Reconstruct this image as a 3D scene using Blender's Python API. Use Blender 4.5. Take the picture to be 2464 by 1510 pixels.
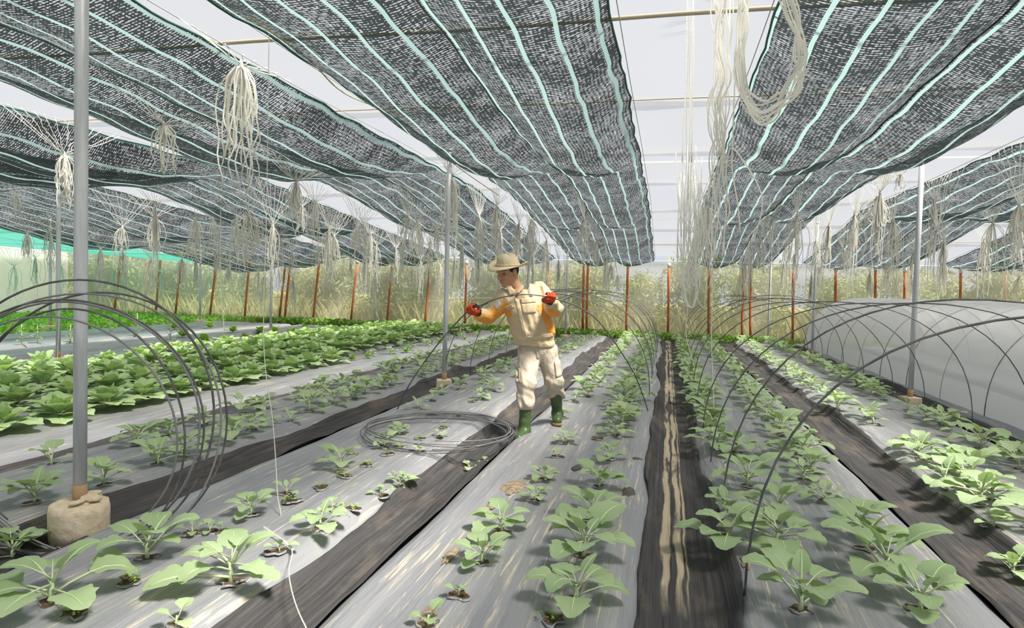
import bpy, bmesh, math, random
import numpy as np
from mathutils import Vector, Matrix, Euler
from mathutils.bvhtree import BVHTree
rnd = random.Random(7)
for _o in list(bpy.data.objects): bpy.data.objects.remove(_o)
SC = bpy.context.scene
COL = SC.collection

# ------------------------------------------------------------------ camera
FPX, W0, H0, CAMZ = 1600.0, 2464, 1510, 1.34
cam_d = bpy.data.cameras.new('camera'); cam = bpy.data.objects.new('camera', cam_d); COL.objects.link(cam)
cam_d.sensor_width = 36.0; cam_d.lens = 36.0 * FPX / W0
YAW, PITCH, ROLL = math.radians(13.05), math.atan(60 / FPX), math.radians(1.6)
RC = Matrix.Rotation(YAW, 3, 'Z') @ Matrix.Rotation(math.pi/2 - PITCH, 3, 'X') @ Matrix.Rotation(ROLL, 3, 'Z')
cam.matrix_world = Matrix.Translation((0, 0, CAMZ)) @ RC.to_4x4()
cam_d.clip_start = 0.05; cam_d.clip_end = 400
SC.camera = cam
CP = Vector((0, 0, CAMZ))

# ------------------------------------------------------------------ sky, sun, exposure
wd = bpy.data.worlds.new('hazy_sky'); SC.world = wd; wd.use_nodes = True
bg = wd.node_tree.nodes['Background']
bg.inputs[0].default_value = (0.80, 0.87, 1.0, 1); bg.inputs[1].default_value = 0.57
sun_d = bpy.data.lights.new('sun', 'SUN'); sun = bpy.data.objects.new('sun', sun_d); COL.objects.link(sun)
sun_d.energy = 12.0; sun_d.angle = math.radians(15); sun_d.color = (1.0, 0.95, 0.86)
SUNV = Vector((0.46, -0.20, 0.90)).normalized()
sun.rotation_euler = SUNV.to_track_quat('Z', 'Y').to_euler(); sun.location = (6, -4, 14)
SC.view_settings.view_transform = 'Standard'; SC.view_settings.look = 'None'
SC.view_settings.gamma = 1.0; SC.view_settings.use_curve_mapping = False
SC.view_settings.exposure = 0.56
SC.cycles.max_bounces = 5; SC.cycles.diffuse_bounces = 3; SC.cycles.glossy_bounces = 2; SC.cycles.transmission_bounces = 4; SC.cycles.transparent_max_bounces = 10
SC.cycles.use_adaptive_sampling = True; SC.cycles.adaptive_threshold = 0.10; SC.cycles.adaptive_min_samples = 16
SC.cycles.caustics_reflective = False; SC.cycles.caustics_refractive = False

# ------------------------------------------------------------------ helpers
def ray(px, py):
    return RC @ Vector(((px - W0/2) / FPX, -(py - H0/2) / FPX, -1.0))
def at_z(px, py, z=0.0):
    d = ray(px, py); return CP + d * ((z - CAMZ) / d.z)
def at_d(px, py, d):
    return CP + ray(px, py) * d
def at_x(px, py, x):
    d = ray(px, py); return CP + d * (x / d.x)
def at_y(px, py, y):
    d = ray(px, py); return CP + d * (y / d.y)

def mat(name, col=(.5, .5, .5), rough=.7, spec=.3, build=None):
    m = bpy.data.materials.new(name); m.use_nodes = True
    nt = m.node_tree; b = nt.nodes['Principled BSDF']
    b.inputs['Base Color'].default_value = (*col, 1); b.inputs['Roughness'].default_value = rough
    b.inputs['Specular IOR Level'].default_value = spec
    if build: build(nt, b, nt.nodes['Material Output'])
    return m
def N(nt, typ, **kw):
    n = nt.nodes.new(typ)
    for k, v in kw.items():
        if k.startswith('i_'):
            key = k[2:]; key = int(key) if key.isdigit() else key.replace('_', ' ')
            n.inputs[key].default_value = v
        else: setattr(n, k, v)
    return n
def L(nt, a, b): nt.links.new(a, b)
def math_n(nt, op, a, b=None, c=None, clamp=False):
    n = nt.nodes.new('ShaderNodeMath'); n.operation = op; n.use_clamp = clamp
    for i, v in enumerate((a, b, c)):
        if v is None: continue
        if isinstance(v, (int, float)): n.inputs[i].default_value = v
        else: nt.links.new(v, n.inputs[i])
    return n.outputs[0]
def ramp(nt, fac, stops):
    r = nt.nodes.new('ShaderNodeValToRGB'); nt.links.new(fac, r.inputs[0])
    el = r.color_ramp.elements
    while len(el) < len(stops): el.new(0.5)
    for e, (p, c) in zip(el, stops):
        e.position = p; e.color = (*c, 1) if len(c) == 3 else c
    return r.outputs[0]
def mixc(nt, fac, a, b, blend='MIX'):
    n = nt.nodes.new('ShaderNodeMix'); n.data_type = 'RGBA'; n.blend_type = blend
    if isinstance(fac, (int, float)): n.inputs[0].default_value = fac
    else: nt.links.new(fac, n.inputs[0])
    for i, v in ((6, a), (7, b)):
        if isinstance(v, tuple): n.inputs[i].default_value = (*v, 1) if len(v) == 3 else v
        else: nt.links.new(v, n.inputs[i])
    return n.outputs[2]
def coords(nt, scale=(1, 1, 1), kind='Object'):
    t = nt.nodes.new('ShaderNodeTexCoord'); m = nt.nodes.new('ShaderNodeMapping')
    m.inputs['Scale'].default_value = scale; nt.links.new(t.outputs[kind], m.inputs[0]); return m.outputs[0]
def noise(nt, vec, scale=1, detail=3, rough=.6, dist=0):
    n = nt.nodes.new('ShaderNodeTexNoise'); n.inputs['Scale'].default_value = scale
    n.inputs['Detail'].default_value = detail; n.inputs['Roughness'].default_value = rough
    n.inputs['Distortion'].default_value = dist; nt.links.new(vec, n.inputs['Vector']); return n.outputs[0]
def bump(nt, b, h, strength=.3, dist=.01):
    n = nt.nodes.new('ShaderNodeBump'); n.inputs['Strength'].default_value = strength
    n.inputs['Distance'].default_value = dist; nt.links.new(h, n.inputs['Height']); nt.links.new(n.outputs[0], b.inputs['Normal'])

class MB:
    def __init__(s): s.v = []; s.f = []; s.m = []
    def add(s, vs, fs, mi=0):
        o = len(s.v); s.v.extend([tuple(v) for v in vs]); s.f.extend([tuple(i + o for i in f) for f in fs]); s.m.extend([mi] * len(fs))
    def box(s, c, d, mi=0, rot=None):
        vs = [Vector((x*d[0]/2, y*d[1]/2, z*d[2]/2)) for x in (-1, 1) for y in (-1, 1) for z in (-1, 1)]
        if rot: vs = [rot @ v for v in vs]
        vs = [v + Vector(c) for v in vs]
        s.add(vs, [(0,1,3,2),(4,6,7,5),(0,4,5,1),(2,3,7,6),(0,2,6,4),(1,5,7,3)], mi)
    def tube(s, pts, r, n=4, mi=0, cap=True):
        pts = [Vector(p) for p in pts]; k = len(pts)
        rs = r if isinstance(r, (list, tuple)) else [r] * k
        vs = []; up = None
        for i, p in enumerate(pts):
            t = (pts[min(i+1, k-1)] - pts[max(i-1, 0)])
            t = t.normalized() if t.length > 1e-9 else Vector((0, 0, 1))
            if up is None:
                up = Vector((1, 0, 0)) if abs(t.x) < .8 else Vector((0, 1, 0))
            u = (up - t * up.dot(t)); u = u.normalized() if u.length > 1e-6 else t.orthogonal().normalized()
            up = u; w = t.cross(u)
            for j in range(n):
                a = 2*math.pi*j/n; vs.append(p + (u*math.cos(a) + w*math.sin(a)) * rs[i])
        fs = [(i*n+j, i*n+(j+1) % n, (i+1)*n+(j+1) % n, (i+1)*n+j) for i in range(k-1) for j in range(n)]
        if cap: fs += [tuple(range(n-1, -1, -1)), tuple((k-1)*n + j for j in range(n))]
        s.add(vs, fs, mi)
    def lathe(s, prof, n=16, c=(0, 0, 0), mi=0, wob=0, seed=0):
        r_ = random.Random(seed); c = Vector(c); vs = []
        wv = [1 + wob * r_.uniform(-1, 1) for _ in range(n)]
        for (r, z) in prof:
            for j in range(n):
                a = 2*math.pi*j/n; vs.append(c + Vector((r*wv[j]*math.cos(a), r*wv[j]*math.sin(a), z)))
        k = len(prof)
        fs = [(i*n+j, i*n+(j+1) % n, (i+1)*n+(j+1) % n, (i+1)*n+j) for i in range(k-1) for j in range(n)]
        fs += [tuple(range(n-1, -1, -1)), tuple((k-1)*n + j for j in range(n))]
        s.add(vs, fs, mi)
    def mesh(s, name, mats, smooth=True):
        me = bpy.data.meshes.new(name); me.from_pydata(s.v, [], s.f)
        for m in (mats if isinstance(mats, (list, tuple)) else [mats]): me.materials.append(m)
        if any(s.m): me.polygons.foreach_set('material_index', s.m)
        if smooth: me.polygons.foreach_set('use_smooth', [True] * len(me.polygons))
        me.update(); return me
    def build(s, name, mats, parent=None, smooth=True):
        return link(name, s.mesh(name, mats, smooth), parent)
def link(name, data, parent=None):
    o = bpy.data.objects.new(name, data); COL.objects.link(o)
    if parent is not None: o.parent = parent
    return o
def tag(o, label=None, cat=None, group=None, kind=None):
    if label: o['label'] = label
    if cat: o['category'] = cat
    if group: o['group'] = group
    if kind: o['kind'] = kind
    return o
def empty(name, loc=(0, 0, 0), rz=0.0, sc=1.0):
    o = bpy.data.objects.new(name, None); COL.objects.link(o); o.location = loc
    o.rotation_euler = (0, 0, rz); o.scale = (sc, sc, sc); o.empty_display_size = .05; return o
def grid_mesh(name, nu, nv, fn, mats, smooth=True, uvfn=None):
    vs = []; uvs = []
    for j in range(nv):
        for i in range(nu):
            vs.append(tuple(fn(i/(nu-1), j/(nv-1))))
            if uvfn: uvs.append(uvfn(i/(nu-1), j/(nv-1)))
    fs = [(j*nu+i, j*nu+i+1, (j+1)*nu+i+1, (j+1)*nu+i) for j in range(nv-1) for i in range(nu-1)]
    me = bpy.data.meshes.new(name); me.from_pydata(vs, [], fs)
    for m in (mats if isinstance(mats, (list, tuple)) else [mats]): me.materials.append(m)
    if uvfn:
        uv = me.uv_layers.new(name='UVMap'); li = np.empty(len(me.loops), np.int32); me.loops.foreach_get('vertex_index', li)
        uv.data.foreach_set('uv', np.array(uvs, np.float32)[li].ravel())
    if smooth: me.polygons.foreach_set('use_smooth', [True] * len(me.polygons))
    me.update(); return me
def catmull(P, n=8):
    P = [Vector(p) for p in P]; Q = [P[0]*2 - P[1]] + P + [P[-1]*2 - P[-2]]; out = []
    for i in range(1, len(Q) - 2):
        for k in range(n):
            t = k / n; a, b, c, d = Q[i-1], Q[i], Q[i+1], Q[i+2]
            out.append(.5*((2*b) + (c-a)*t + (2*a-5*b+4*c-d)*t*t + (3*b-a-3*c+d)*t**3))
    out.append(P[-1]); return out
def sst(a, b, x):
    t = min(1, max(0, (x-a)/(b-a))); return t*t*(3-2*t)
ORD = 'first second third fourth fifth sixth seventh eighth ninth tenth eleventh twelfth thirteenth fourteenth fifteenth sixteenth seventeenth eighteenth nineteenth twentieth'.split()
ORD += ['twenty-' + w for w in ORD[:9]] + ['thirtieth'] + ['thirty-' + w for w in ORD[:9]] + ['fortieth'] + ['forty-' + w for w in ORD[:9]]

# ------------------------------------------------------------------ materials
def leafmat(name, c1, c2, trans=.30, rough=.55):
    def f(nt, b, out):
        oi = N(nt, 'ShaderNodeObjectInfo')
        n = noise(nt, coords(nt, (9, 9, 9)), 1, 2)
        fac = math_n(nt, 'ADD', math_n(nt, 'MULTIPLY', oi.outputs['Random'], .6), math_n(nt, 'MULTIPLY', n, .4))
        c = mixc(nt, fac, c1, c2)
        L(nt, c, b.inputs['Base Color'])
        tr = N(nt, 'ShaderNodeBsdfTranslucent'); L(nt, mixc(nt, 1.0, c, (1.05, 1.1, .55), 'MULTIPLY'), tr.inputs[0])
        mx = N(nt, 'ShaderNodeMixShader'); mx.inputs[0].default_value = trans
        L(nt, b.outputs[0], mx.inputs[1]); L(nt, tr.outputs[0], mx.inputs[2]); L(nt, mx.outputs[0], out.inputs[0])
    return mat(name, c1, rough, .35, f)
M = {}
M['leaf'] = leafmat('brassica_leaf', (.33, .46, .25), (.46, .58, .33))
M['cabbage'] = leafmat('cabbage_leaf', (.37, .53, .26), (.56, .70, .38))
M['lime'] = leafmat('lime_leaf', (.26, .50, .08), (.40, .60, .12))
M['weed'] = leafmat('weed_leaf', (.20, .36, .08), (.36, .46, .12))
M['tree'] = leafmat('tree_leaf', (.07, .13, .035), (.36, .40, .16))
M['rib'] = mat('leaf_rib', (.52, .62, .36), .5)
M['soil'] = mat('soil', (.16, .11, .07), .95, .1, lambda nt, b, o: L(nt, ramp(nt, noise(nt, coords(nt), 30, 5), [(.3, (.03, .022, .016)), (.7, (.16, .11, .07))]), b.inputs['Base Color']))
def grd(nt, b, o):
    c = coords(nt); n = noise(nt, c, 1.2, 6); n2 = noise(nt, c, 14, 4)
    L(nt, mixc(nt, n2, ramp(nt, n, [(.35, (.20, .15, .09)), (.6, (.16, .20, .07))]), (.30, .27, .13)), b.inputs['Base Color'])
M['ground'] = mat('bare_ground', (.2, .16, .1), .95, .1, grd)
def mulch(nt, b, o):
    c = coords(nt, (14, .7, 1)); st = noise(nt, c, 1, 5, .65)
    c2 = coords(nt, (42, 1.6, 1)); st2 = noise(nt, c2, 1, 3, .7, .3)
    pt = noise(nt, coords(nt, (2.6, 1.3, 1)), 1, 5, .7)
    base = ramp(nt, st, [(.25, (.20, .205, .23)), (.5, (.265, .27, .29)), (.75, (.34, .34, .345))])
    fine = ramp(nt, st2, [(.57, (0, 0, 0)), (.63, (1, 1, 1))])
    sp = noise(nt, coords(nt, (5, 2.2, 1)), 1, 4, .6)
    msk = math_n(nt, 'MULTIPLY', fine, ramp(nt, sp, [(.40, (0, 0, 0)), (.55, (1, 1, 1))]))
    c_ = mixc(nt, math_n(nt, 'MULTIPLY', msk, .9), base, (.60, .52, .40))
    dirt = ramp(nt, pt, [(.62, (0, 0, 0)), (.76, (1, 1, 1))])
    c_ = mixc(nt, math_n(nt, 'MULTIPLY', dirt, .55), c_, (.50, .42, .31))
    L(nt, c_, b.inputs['Base Color'])
    wr = noise(nt, coords(nt, (26, 2.2, 1)), 1, 4, .6)
    bump(nt, b, wr, .55, .02)
M['mulch'] = mat('grey_mulch_film', (.3, .3, .33), .42, .4, mulch)
def cloth(stain):
    def f(nt, b, o):
        st = noise(nt, coords(nt, (60, .9, 1)), 1, 4, .7)
        base = ramp(nt, st, [(.3, (.030, .029, .031)), (.55, (.064, .061, .063)), (.8, (.13, .118, .108))])
        pt = noise(nt, coords(nt, (3.5, 1.0, 1)), 1, 6, .7)
        d = ramp(nt, pt, [(.50, (0, 0, 0)), (.78, (1, 1, 1))])
        c_ = mixc(nt, math_n(nt, 'MULTIPLY', d, .45), base, (.30, .235, .165))
        if stain:
            tx = N(nt, 'ShaderNodeTexCoord'); sx = N(nt, 'ShaderNodeSeparateXYZ'); L(nt, tx.outputs['Object'], sx.inputs[0])
            wv = noise(nt, coords(nt, (.3, 1.3, 1)), 1, 4, .6)
            wv2 = noise(nt, coords(nt, (9, .7, 1)), 1, 3, .6)
            tot = None
            for cx, wd_ in stain:
                dx = math_n(nt, 'ABSOLUTE', math_n(nt, 'SUBTRACT', math_n(nt, 'ADD', sx.outputs[0], math_n(nt, 'MULTIPLY', math_n(nt, 'SUBTRACT', wv, .5), .05)), cx))
                w_ = math_n(nt, 'MULTIPLY', math_n(nt, 'SUBTRACT', wv2, .22), wd_ * 3.2)
                k = math_n(nt, 'MULTIPLY', math_n(nt, 'SUBTRACT', w_, dx), 120, clamp=True)
                tot = k if tot is None else math_n(nt, 'MAXIMUM', tot, k)
            near = math_n(nt, 'MULTIPLY', math_n(nt, 'ADD', math_n(nt, 'SUBTRACT', sx.outputs[1], 3.0), math_n(nt, 'MULTIPLY', wv2, .5)), 3.0, clamp=True)
            brk = ramp(nt, noise(nt, coords(nt, (6, 1.1, 1)), 1, 4, .65), [(.36, (0, 0, 0)), (.46, (1, 1, 1))])
            tot = math_n(nt, 'MULTIPLY', math_n(nt, 'MULTIPLY', tot, near), brk)
            c_ = mixc(nt, math_n(nt, 'MULTIPLY', tot, .92), c_, (.52, .43, .30))
        L(nt, c_, b.inputs['Base Color'])
        bump(nt, b, noise(nt, coords(nt, (34, 1.1, 1)), 1, 4, .6), .8, .02)
    return f
M['cloth'] = mat('black_woven_cloth', (.06, .06, .06), .72, .25, cloth(None))
M['cloth_c'] = mat('black_woven_cloth_muddy', (.06, .06, .06), .72, .25, cloth([(-.075, .028), (-.015, .024), (.02, .010)]))
def metal(nt, b, o):
    n = noise(nt, coords(nt, (40, 40, 3)), 1, 4)
    L(nt, ramp(nt, n, [(.3, (.46, .47, .49)), (.7, (.64, .65, .67))]), b.inputs['Base Color'])
    b.inputs['Metallic'].default_value = .1
M['pipe'] = mat('galvanised_pipe', (.5, .5, .5), .5, .5, metal)
M['rustpipe'] = mat('rusty_pipe_foot', (.42, .27, .14), .8)
def conc(nt, b, o):
    n = noise(nt, coords(nt), 18, 6, .65)
    L(nt, ramp(nt, n, [(.3, (.58, .46, .31)), (.6, (.74, .63, .46)), (.8, (.82, .74, .58))]), b.inputs['Base Color']); bump(nt, b, n, .5, .02)
M['concrete'] = mat('sandy_concrete', (.6, .5, .36), .95, .1, conc)
M['wire'] = mat('dark_steel_wire', (.10, .10, .105), .45, .5, lambda nt, b, o: L(nt, ramp(nt, noise(nt, coords(nt), 9, 4), [(.45, (.09, .09, .095)), (.62, (.16, .155, .15)), (.70, (.24, .13, .06))]), b.inputs['Base Color']))
M['wire_shiny'] = mat('grey_steel_wire', (.22, .22, .225), .35, .6)
M['thinwire'] = mat('thin_wire', (.42, .42, .42), .6)
M['rope'] = mat('brown_rope', (.50, .44, .34), .8)
M['string'] = mat('cream_string', (.74, .70, .60), .7, .3, lambda nt, b, o: L(nt, mixc(nt, noise(nt, coords(nt), 3, 2), (.96, .95, .92), (.90, .87, .78)), b.inputs['Base Color']))
M['string_w'] = mat('white_string', (.92, .92, .90), .6)
for _n in ('string', 'string_w'):   # thin plastic twine lets light through
    _t = M[_n].node_tree; _tr = N(_t, 'ShaderNodeBsdfTranslucent'); _tr.inputs[0].default_value = (.97, .96, .92, 1); _mx = N(_t, 'ShaderNodeMixShader'); _mx.inputs[0].default_value = .72
    L(_t, _t.nodes['Principled BSDF'].outputs[0], _mx.inputs[1]); L(_t, _tr.outputs[0], _mx.inputs[2]); L(_t, _mx.outputs[0], _t.nodes['Material Output'].inputs[0])
def redw(nt, b, o):
    n = noise(nt, coords(nt, (20, 20, 3)), 1, 4)
    L(nt, ramp(nt, n, [(.3, (.36, .11, .045)), (.7, (.56, .21, .09))]), b.inputs['Base Color'])
M['redpost'] = mat('red_brown_post', (.45, .15, .07), .8, .2, redw)
M['cap'] = mat('white_wrap', (.8, .78, .74), .7)
def sheet(name, col, tfac, trfac=.85, bumpy=True, tint=(1, 1, 1)):
    def f(nt, b, out):
        tr = N(nt, 'ShaderNodeBsdfTranslucent'); tr.inputs[0].default_value = (*col, 1)
        df = N(nt, 'ShaderNodeBsdfDiffuse'); df.inputs[0].default_value = (*col, 1)
        tp = N(nt, 'ShaderNodeBsdfTransparent'); tp.inputs[0].default_value = (*tint, 1)
        m1 = N(nt, 'ShaderNodeMixShader'); m1.inputs[0].default_value = trfac
        L(nt, df.outputs[0], m1.inputs[1]); L(nt, tr.outputs[0], m1.inputs[2])
        m2 = N(nt, 'ShaderNodeMixShader')
        n = noise(nt, coords(nt, (.9, .5, 1)), 1, 4)
        fac = math_n(nt, 'ADD', tfac - .07, math_n(nt, 'MULTIPLY', n, .14)); L(nt, fac, m2.inputs[0])
        L(nt, m1.outputs[0], m2.inputs[1]); L(nt, tp.outputs[0], m2.inputs[2]); L(nt, m2.outputs[0], out.inputs[0])
    return mat(name, col, .6, .2, f)
M['film'] = sheet('white_roof_film', (.19, .19, .19), .52)
M['tunnel'] = sheet('cloudy_tunnel_film', (.93, .93, .94), .20, .42)
M['insect'] = sheet('beige_insect_net', (.92, .85, .74), .45, .45)
M['insect_w'] = sheet('white_insect_net', (.95, .90, .85), .07, .50)
M['teal'] = sheet('teal_net', (.06, .33, .25), .14, .8)
def shade(nt, b, out):
    uvn = N(nt, 'ShaderNodeUVMap'); s = N(nt, 'ShaderNodeSeparateXYZ')
    wob = N(nt, 'ShaderNodeTexNoise'); wob.inputs['Scale'].default_value = 1.3; wob.inputs['Detail'].default_value = 2
    L(nt, uvn.outputs[0], wob.inputs['Vector'])
    va = N(nt, 'ShaderNodeVectorMath'); va.operation = 'MULTIPLY_ADD'; va.inputs[1].default_value = (.06, .10, 0)
    L(nt, wob.outputs[1], va.inputs[0]); L(nt, uvn.outputs[0], va.inputs[2]); L(nt, va.outputs[0], s.inputs[0])
    u, v = s.outputs[0], s.outputs[1]
    # pale tapes every 27 cm across the width
    fr = math_n(nt, 'FRACT', math_n(nt, 'DIVIDE', u, .27))
    band = math_n(nt, 'LESS_THAN', math_n(nt, 'ABSOLUTE', math_n(nt, 'SUBTRACT', fr, .5)), .058)
    # knitted cells: threads along the length, tapes across
    mp = N(nt, 'ShaderNodeMapping'); mp.inputs['Scale'].default_value = (22, 50, 1); L(nt, va.outputs[0], mp.inputs[0])
    cell = N(nt, 'ShaderNodeTexNoise'); cell.inputs['Scale'].default_value = 1; cell.inputs['Detail'].default_value = 2.5; L(nt, mp.outputs[0], cell.inputs['Vector'])
    col_ = math_n(nt, 'SINE', math_n(nt, 'MULTIPLY', u, 2*math.pi/.030))
    row_ = math_n(nt, 'SINE', math_n(nt, 'MULTIPLY', v, 2*math.pi/.026))
    lf = N(nt, 'ShaderNodeTexNoise'); lf.inputs['Scale'].default_value = 2.2; lf.inputs['Detail'].default_value = 3; L(nt, uvn.outputs[0], lf.inputs['Vector'])
    h = math_n(nt, 'ADD', math_n(nt, 'MULTIPLY', math_n(nt, 'SUBTRACT', cell.outputs[0], .5), 5.0), math_n(nt, 'ADD', math_n(nt, 'MULTIPLY', col_, .34), math_n(nt, 'MULTIPLY', row_, .62)))
    h = math_n(nt, 'ADD', h, math_n(nt, 'MULTIPLY', math_n(nt, 'SUBTRACT', lf.outputs[0], .42), 2.0))
    dark = math_n(nt, 'MULTIPLY', math_n(nt, 'ADD', h, .42), 4.0, clamp=True)
    op = math_n(nt, 'MULTIPLY_ADD', dark, .74, .22)
    op = math_n(nt, 'MAXIMUM', op, math_n(nt, 'MULTIPLY', band, .93))
    colr = mixc(nt, band, (.020, .021, .024), (.27, .40, .40))
    L(nt, colr, b.inputs['Base Color']); b.inputs['Roughness'].default_value = .6
    tr = N(nt, 'ShaderNodeBsdfTranslucent'); L(nt, mixc(nt, band, (.020, .028, .028), (.30, .44, .43)), tr.inputs[0])
    m1 = N(nt, 'ShaderNodeMixShader'); m1.inputs[0].default_value = .6; L(nt, b.outputs[0], m1.inputs[1]); L(nt, tr.outputs[0], m1.inputs[2])
    tp = N(nt, 'ShaderNodeBsdfTransparent')
    m2 = N(nt, 'ShaderNodeMixShader'); L(nt, op, m2.inputs[0]); L(nt, tp.outputs[0], m2.inputs[1]); L(nt, m1.outputs[0], m2.inputs[2])
    L(nt, m2.outputs[0], out.inputs[0])
M['shade'] = mat('black_shade_net', (.03, .03, .03), .6, .2, shade)
M['hem'] = mat('dark_green_hem', (.05, .12, .10), .7)
M['bark'] = mat('bark', (.22, .18, .12), .9, .1)
M['bamboo'] = mat('bamboo_rail', (.50, .46, .26), .6)

# ------------------------------------------------------------------ ground levels
# furrows: (x, half width of cloth, name phrase)
FUR = [(-13.7, .10), (-12.3, .10), (-10.9, .10), (-9.5, .12), (-8.2, .11), (-6.87, .11), (-5.52, .11), (-4.24, .13),
       (-2.91, .20), (-1.41, .185), (0.12, .205), (1.59, .23), (3.12, .20), (4.75, .2), (6.3, .2)]
def gz(x, y=5.0):
    d = min(abs(x - f) - w * .55 for f, w in FUR)
    return .10 * sst(0.0, .16, d)
def zroof(x, y):
    ys = 9 + (x + 9) * .42
    ys = max(7.5, min(15.0, ys))
    return 3.10 - .80 * max(0, min(1, (y - ys) / (20.2 - ys)))
WALLY = 20.2
# ------------------------------------------------------------------ floor, walls, roof
fl = MB(); fl.add([(-70, -6, -.02), (60, -6, -.02), (60, 90, -.02), (-70, 90, -.02)], [(0, 1, 2, 3)])
tag(fl.build('floor', M['ground'], smooth=False), 'bare brown soil ground of the net house', kind='structure')
def noise1(x, s=0): return math.sin(x*1.7+s)*.5 + math.sin(x*3.9+s*2.3)*.3 + math.sin(x*8.3+s*.7)*.2
BED_NAMES = ['bluish bare bed nearest the far left weeds', 'second bare bed from the far left weeds', 'third bare bed from the far left weeds',
    'bare bed just behind the cabbages', 'rearmost cabbage bed', 'middle cabbage bed', 'bed with the front cabbage row',
    'bed in front of the cabbages', 'sparse bed left of the worker', 'bed left of the centre furrow', 'bed right of the centre furrow', 'bed beside the plastic tunnel', 'bed inside the plastic tunnel', 'right bed inside the plastic tunnel']
BEDS = []
for i in range(len(FUR) - 1):
    (xa, wa), (xb, wb) = FUR[i], FUR[i+1]
    far_l = i < 7
    y0, y1 = (-.6, 19.0) if i >= 8 else (1.5, 19.2)
    if i < 3: y1 = 18.2
    a, b = xa + wa*.35, xb - wb*.35
    def fn(u, v, a=a, b=b, y0=y0, y1=y1, i=i):
        y = y0 + (y1 - y0) * v
        x = a + (b - a) * u
        e = (abs(u - .5) * 2) ** 4
        x += e * noise1(y, i) * .022 * (1 if u > .5 else -1)
        z = gz(x) + .006 * noise1(y*1.3 + x*3, i) + .004*math.sin(x*23 + noise1(y, 3)*2)
        endd = min(v, 1 - v) * (y1 - y0)
        return (x, y, max(-.005, z * sst(0, .12, endd)))
    me = grid_mesh('mulch_bed', 30, 170, fn, M['mulch'])
    o = link('mulch_bed', me)
    tag(o, 'raised grey plastic mulch ' + BED_NAMES[i], 'mulch bed')
    BEDS.append(o)
FUR_N = {8: 'wide black cloth furrow holding the two left pipe posts', 9: 'black cloth furrow under the worker, left of centre', 10: 'muddy tan-streaked black cloth furrow in the centre',
         11: 'rippled black cloth furrow right of centre', 12: 'black cloth furrow along the plastic tunnel', 7: 'narrow black furrow in front of the cabbages', 6: 'narrow black furrow behind the sparse lettuce row',
         5: 'narrow dark furrow between the middle and rear cabbage beds', 4: 'narrow dark furrow behind the last cabbages', 3: 'narrow dark furrow across the bare beds, nearest the cabbages',
         2: 'narrow dark furrow across the bare beds, second from the cabbages', 1: 'narrow dark furrow across the bare beds, middle one', 0: 'narrow dark furrow across the bare beds, nearest the weeds', 13: 'black furrow inside the plastic tunnel', 14: 'black furrow right of the plastic tunnel'}
for i, (xc, w) in enumerate(FUR):
    y0, y1 = (-.6, 19.1) if i >= 8 else (1.5, 19.2)
    if i < 3: y1 = 18.2
    def fn(u, v, xc=xc, w=w, y0=y0, y1=y1, i=i):
        y = y0 + (y1 - y0) * v
        big = 1 if w > .15 else .5
        off = .035 * big * noise1(y*.55, i*1.9) + (.02*math.sin(y*1.1 + i) if w > .2 else 0)
        ww = w * (1 + .09*noise1(y*.9, i+5) + .03*noise1(y*3, i))
        x = off + (u*2 - 1) * ww
        z = gz(xc + x) + .010
        rip = .012 * math.sin(u*20 + noise1(y*1.2, i)*2.2) * big
        fold = (.016 * sst(.80, .95, u) + .016 * sst(.2, .05, u)) * big
        cross = .010*noise1(y*2.2, 3) * big
        z += rip * (.5+.5*noise1(y*.7, i)) + fold + cross + .012*big
        if u in (0, 1): z -= .022*big
        return (x, y, max(.004, z))
    me = grid_mesh('furrow_cloth', 25 if w > .15 else 9, 260 if w > .15 else 120, fn, M['cloth_c'] if i == 10 else M['cloth'])
    o = link('furrow_cloth', me); o.location = (xc, 0, 0)
    tag(o, FUR_N[i], 'furrow cloth')

# back and left walls of insect net (slightly wavy sheets with a hem)
def wall_top(x): return 2.27 + .012*math.sin(x*2.1) + .01*math.sin(x*.7+1)
def fnw(u, v):
    x = -21.5 + 36.5*u; z = v * wall_top(x)
    return (x, WALLY + .03*math.sin(x*2.7)*math.sin(v*3), z)
wb = link('wall_back', grid_mesh('wall_back', 150, 8, fnw, M['insect'])); tag(wb, 'beige see-through insect net back wall', kind='structure')
hm = MB(); hm.tube([(-21.5 + 36.5*k/90, WALLY - .03, wall_top(-21.5 + 36.5*k/90)) for k in range(91)], .017, 6)
tag(hm.build('top_hem', M['cap'], wb), 'white rolled hem along the net top')
def fnl(u, v):
    y = 2.0 + (WALLY - 2.0)*u; z = v * (2.30 + .02*math.sin(y*1.3))
    return (-21.5 + .03*math.sin(y*2.1)*math.sin(v*3), y, z)
wl = link('wall_left', grid_mesh('wall_left', 60, 8, fnl, M['insect_w'])); tag(wl, 'white net side wall at far left', kind='structure')

# roof film: overlapping sheets laid across the house
YB = [-5.0, 3.2, 7.1, 9.6, 12.2, 14.6, 16.6, 18.4, 20.25]
for k in range(len(YB) - 1):
    ya, yb = YB[k] - .12, YB[k+1] + .12
    def fnr(u, v, ya=ya, yb=yb, k=k):
        x = -22.0 + 37.0*u; y = ya + (yb - ya)*v
        base = zroof(x, min(y, 20.2)) + .20
        base -= .06 * max(0, (y - 17)/3.2)
        sag = .08*math.sin(math.pi*v) + .02*math.sin(x*1.9 + k) * math.sin(v*math.pi)
        return (x, y, base - sag + .02*math.sin(x*5 + 3*k)*.5 + (.05 if v < .04 else 0))
    o = link('ceiling', grid_mesh('roof_film', 110, 14, fnr, M['film']))
    tag(o, 'white translucent plastic roof film sheet, %s from the front' % ORD[k], kind='structure')

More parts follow.
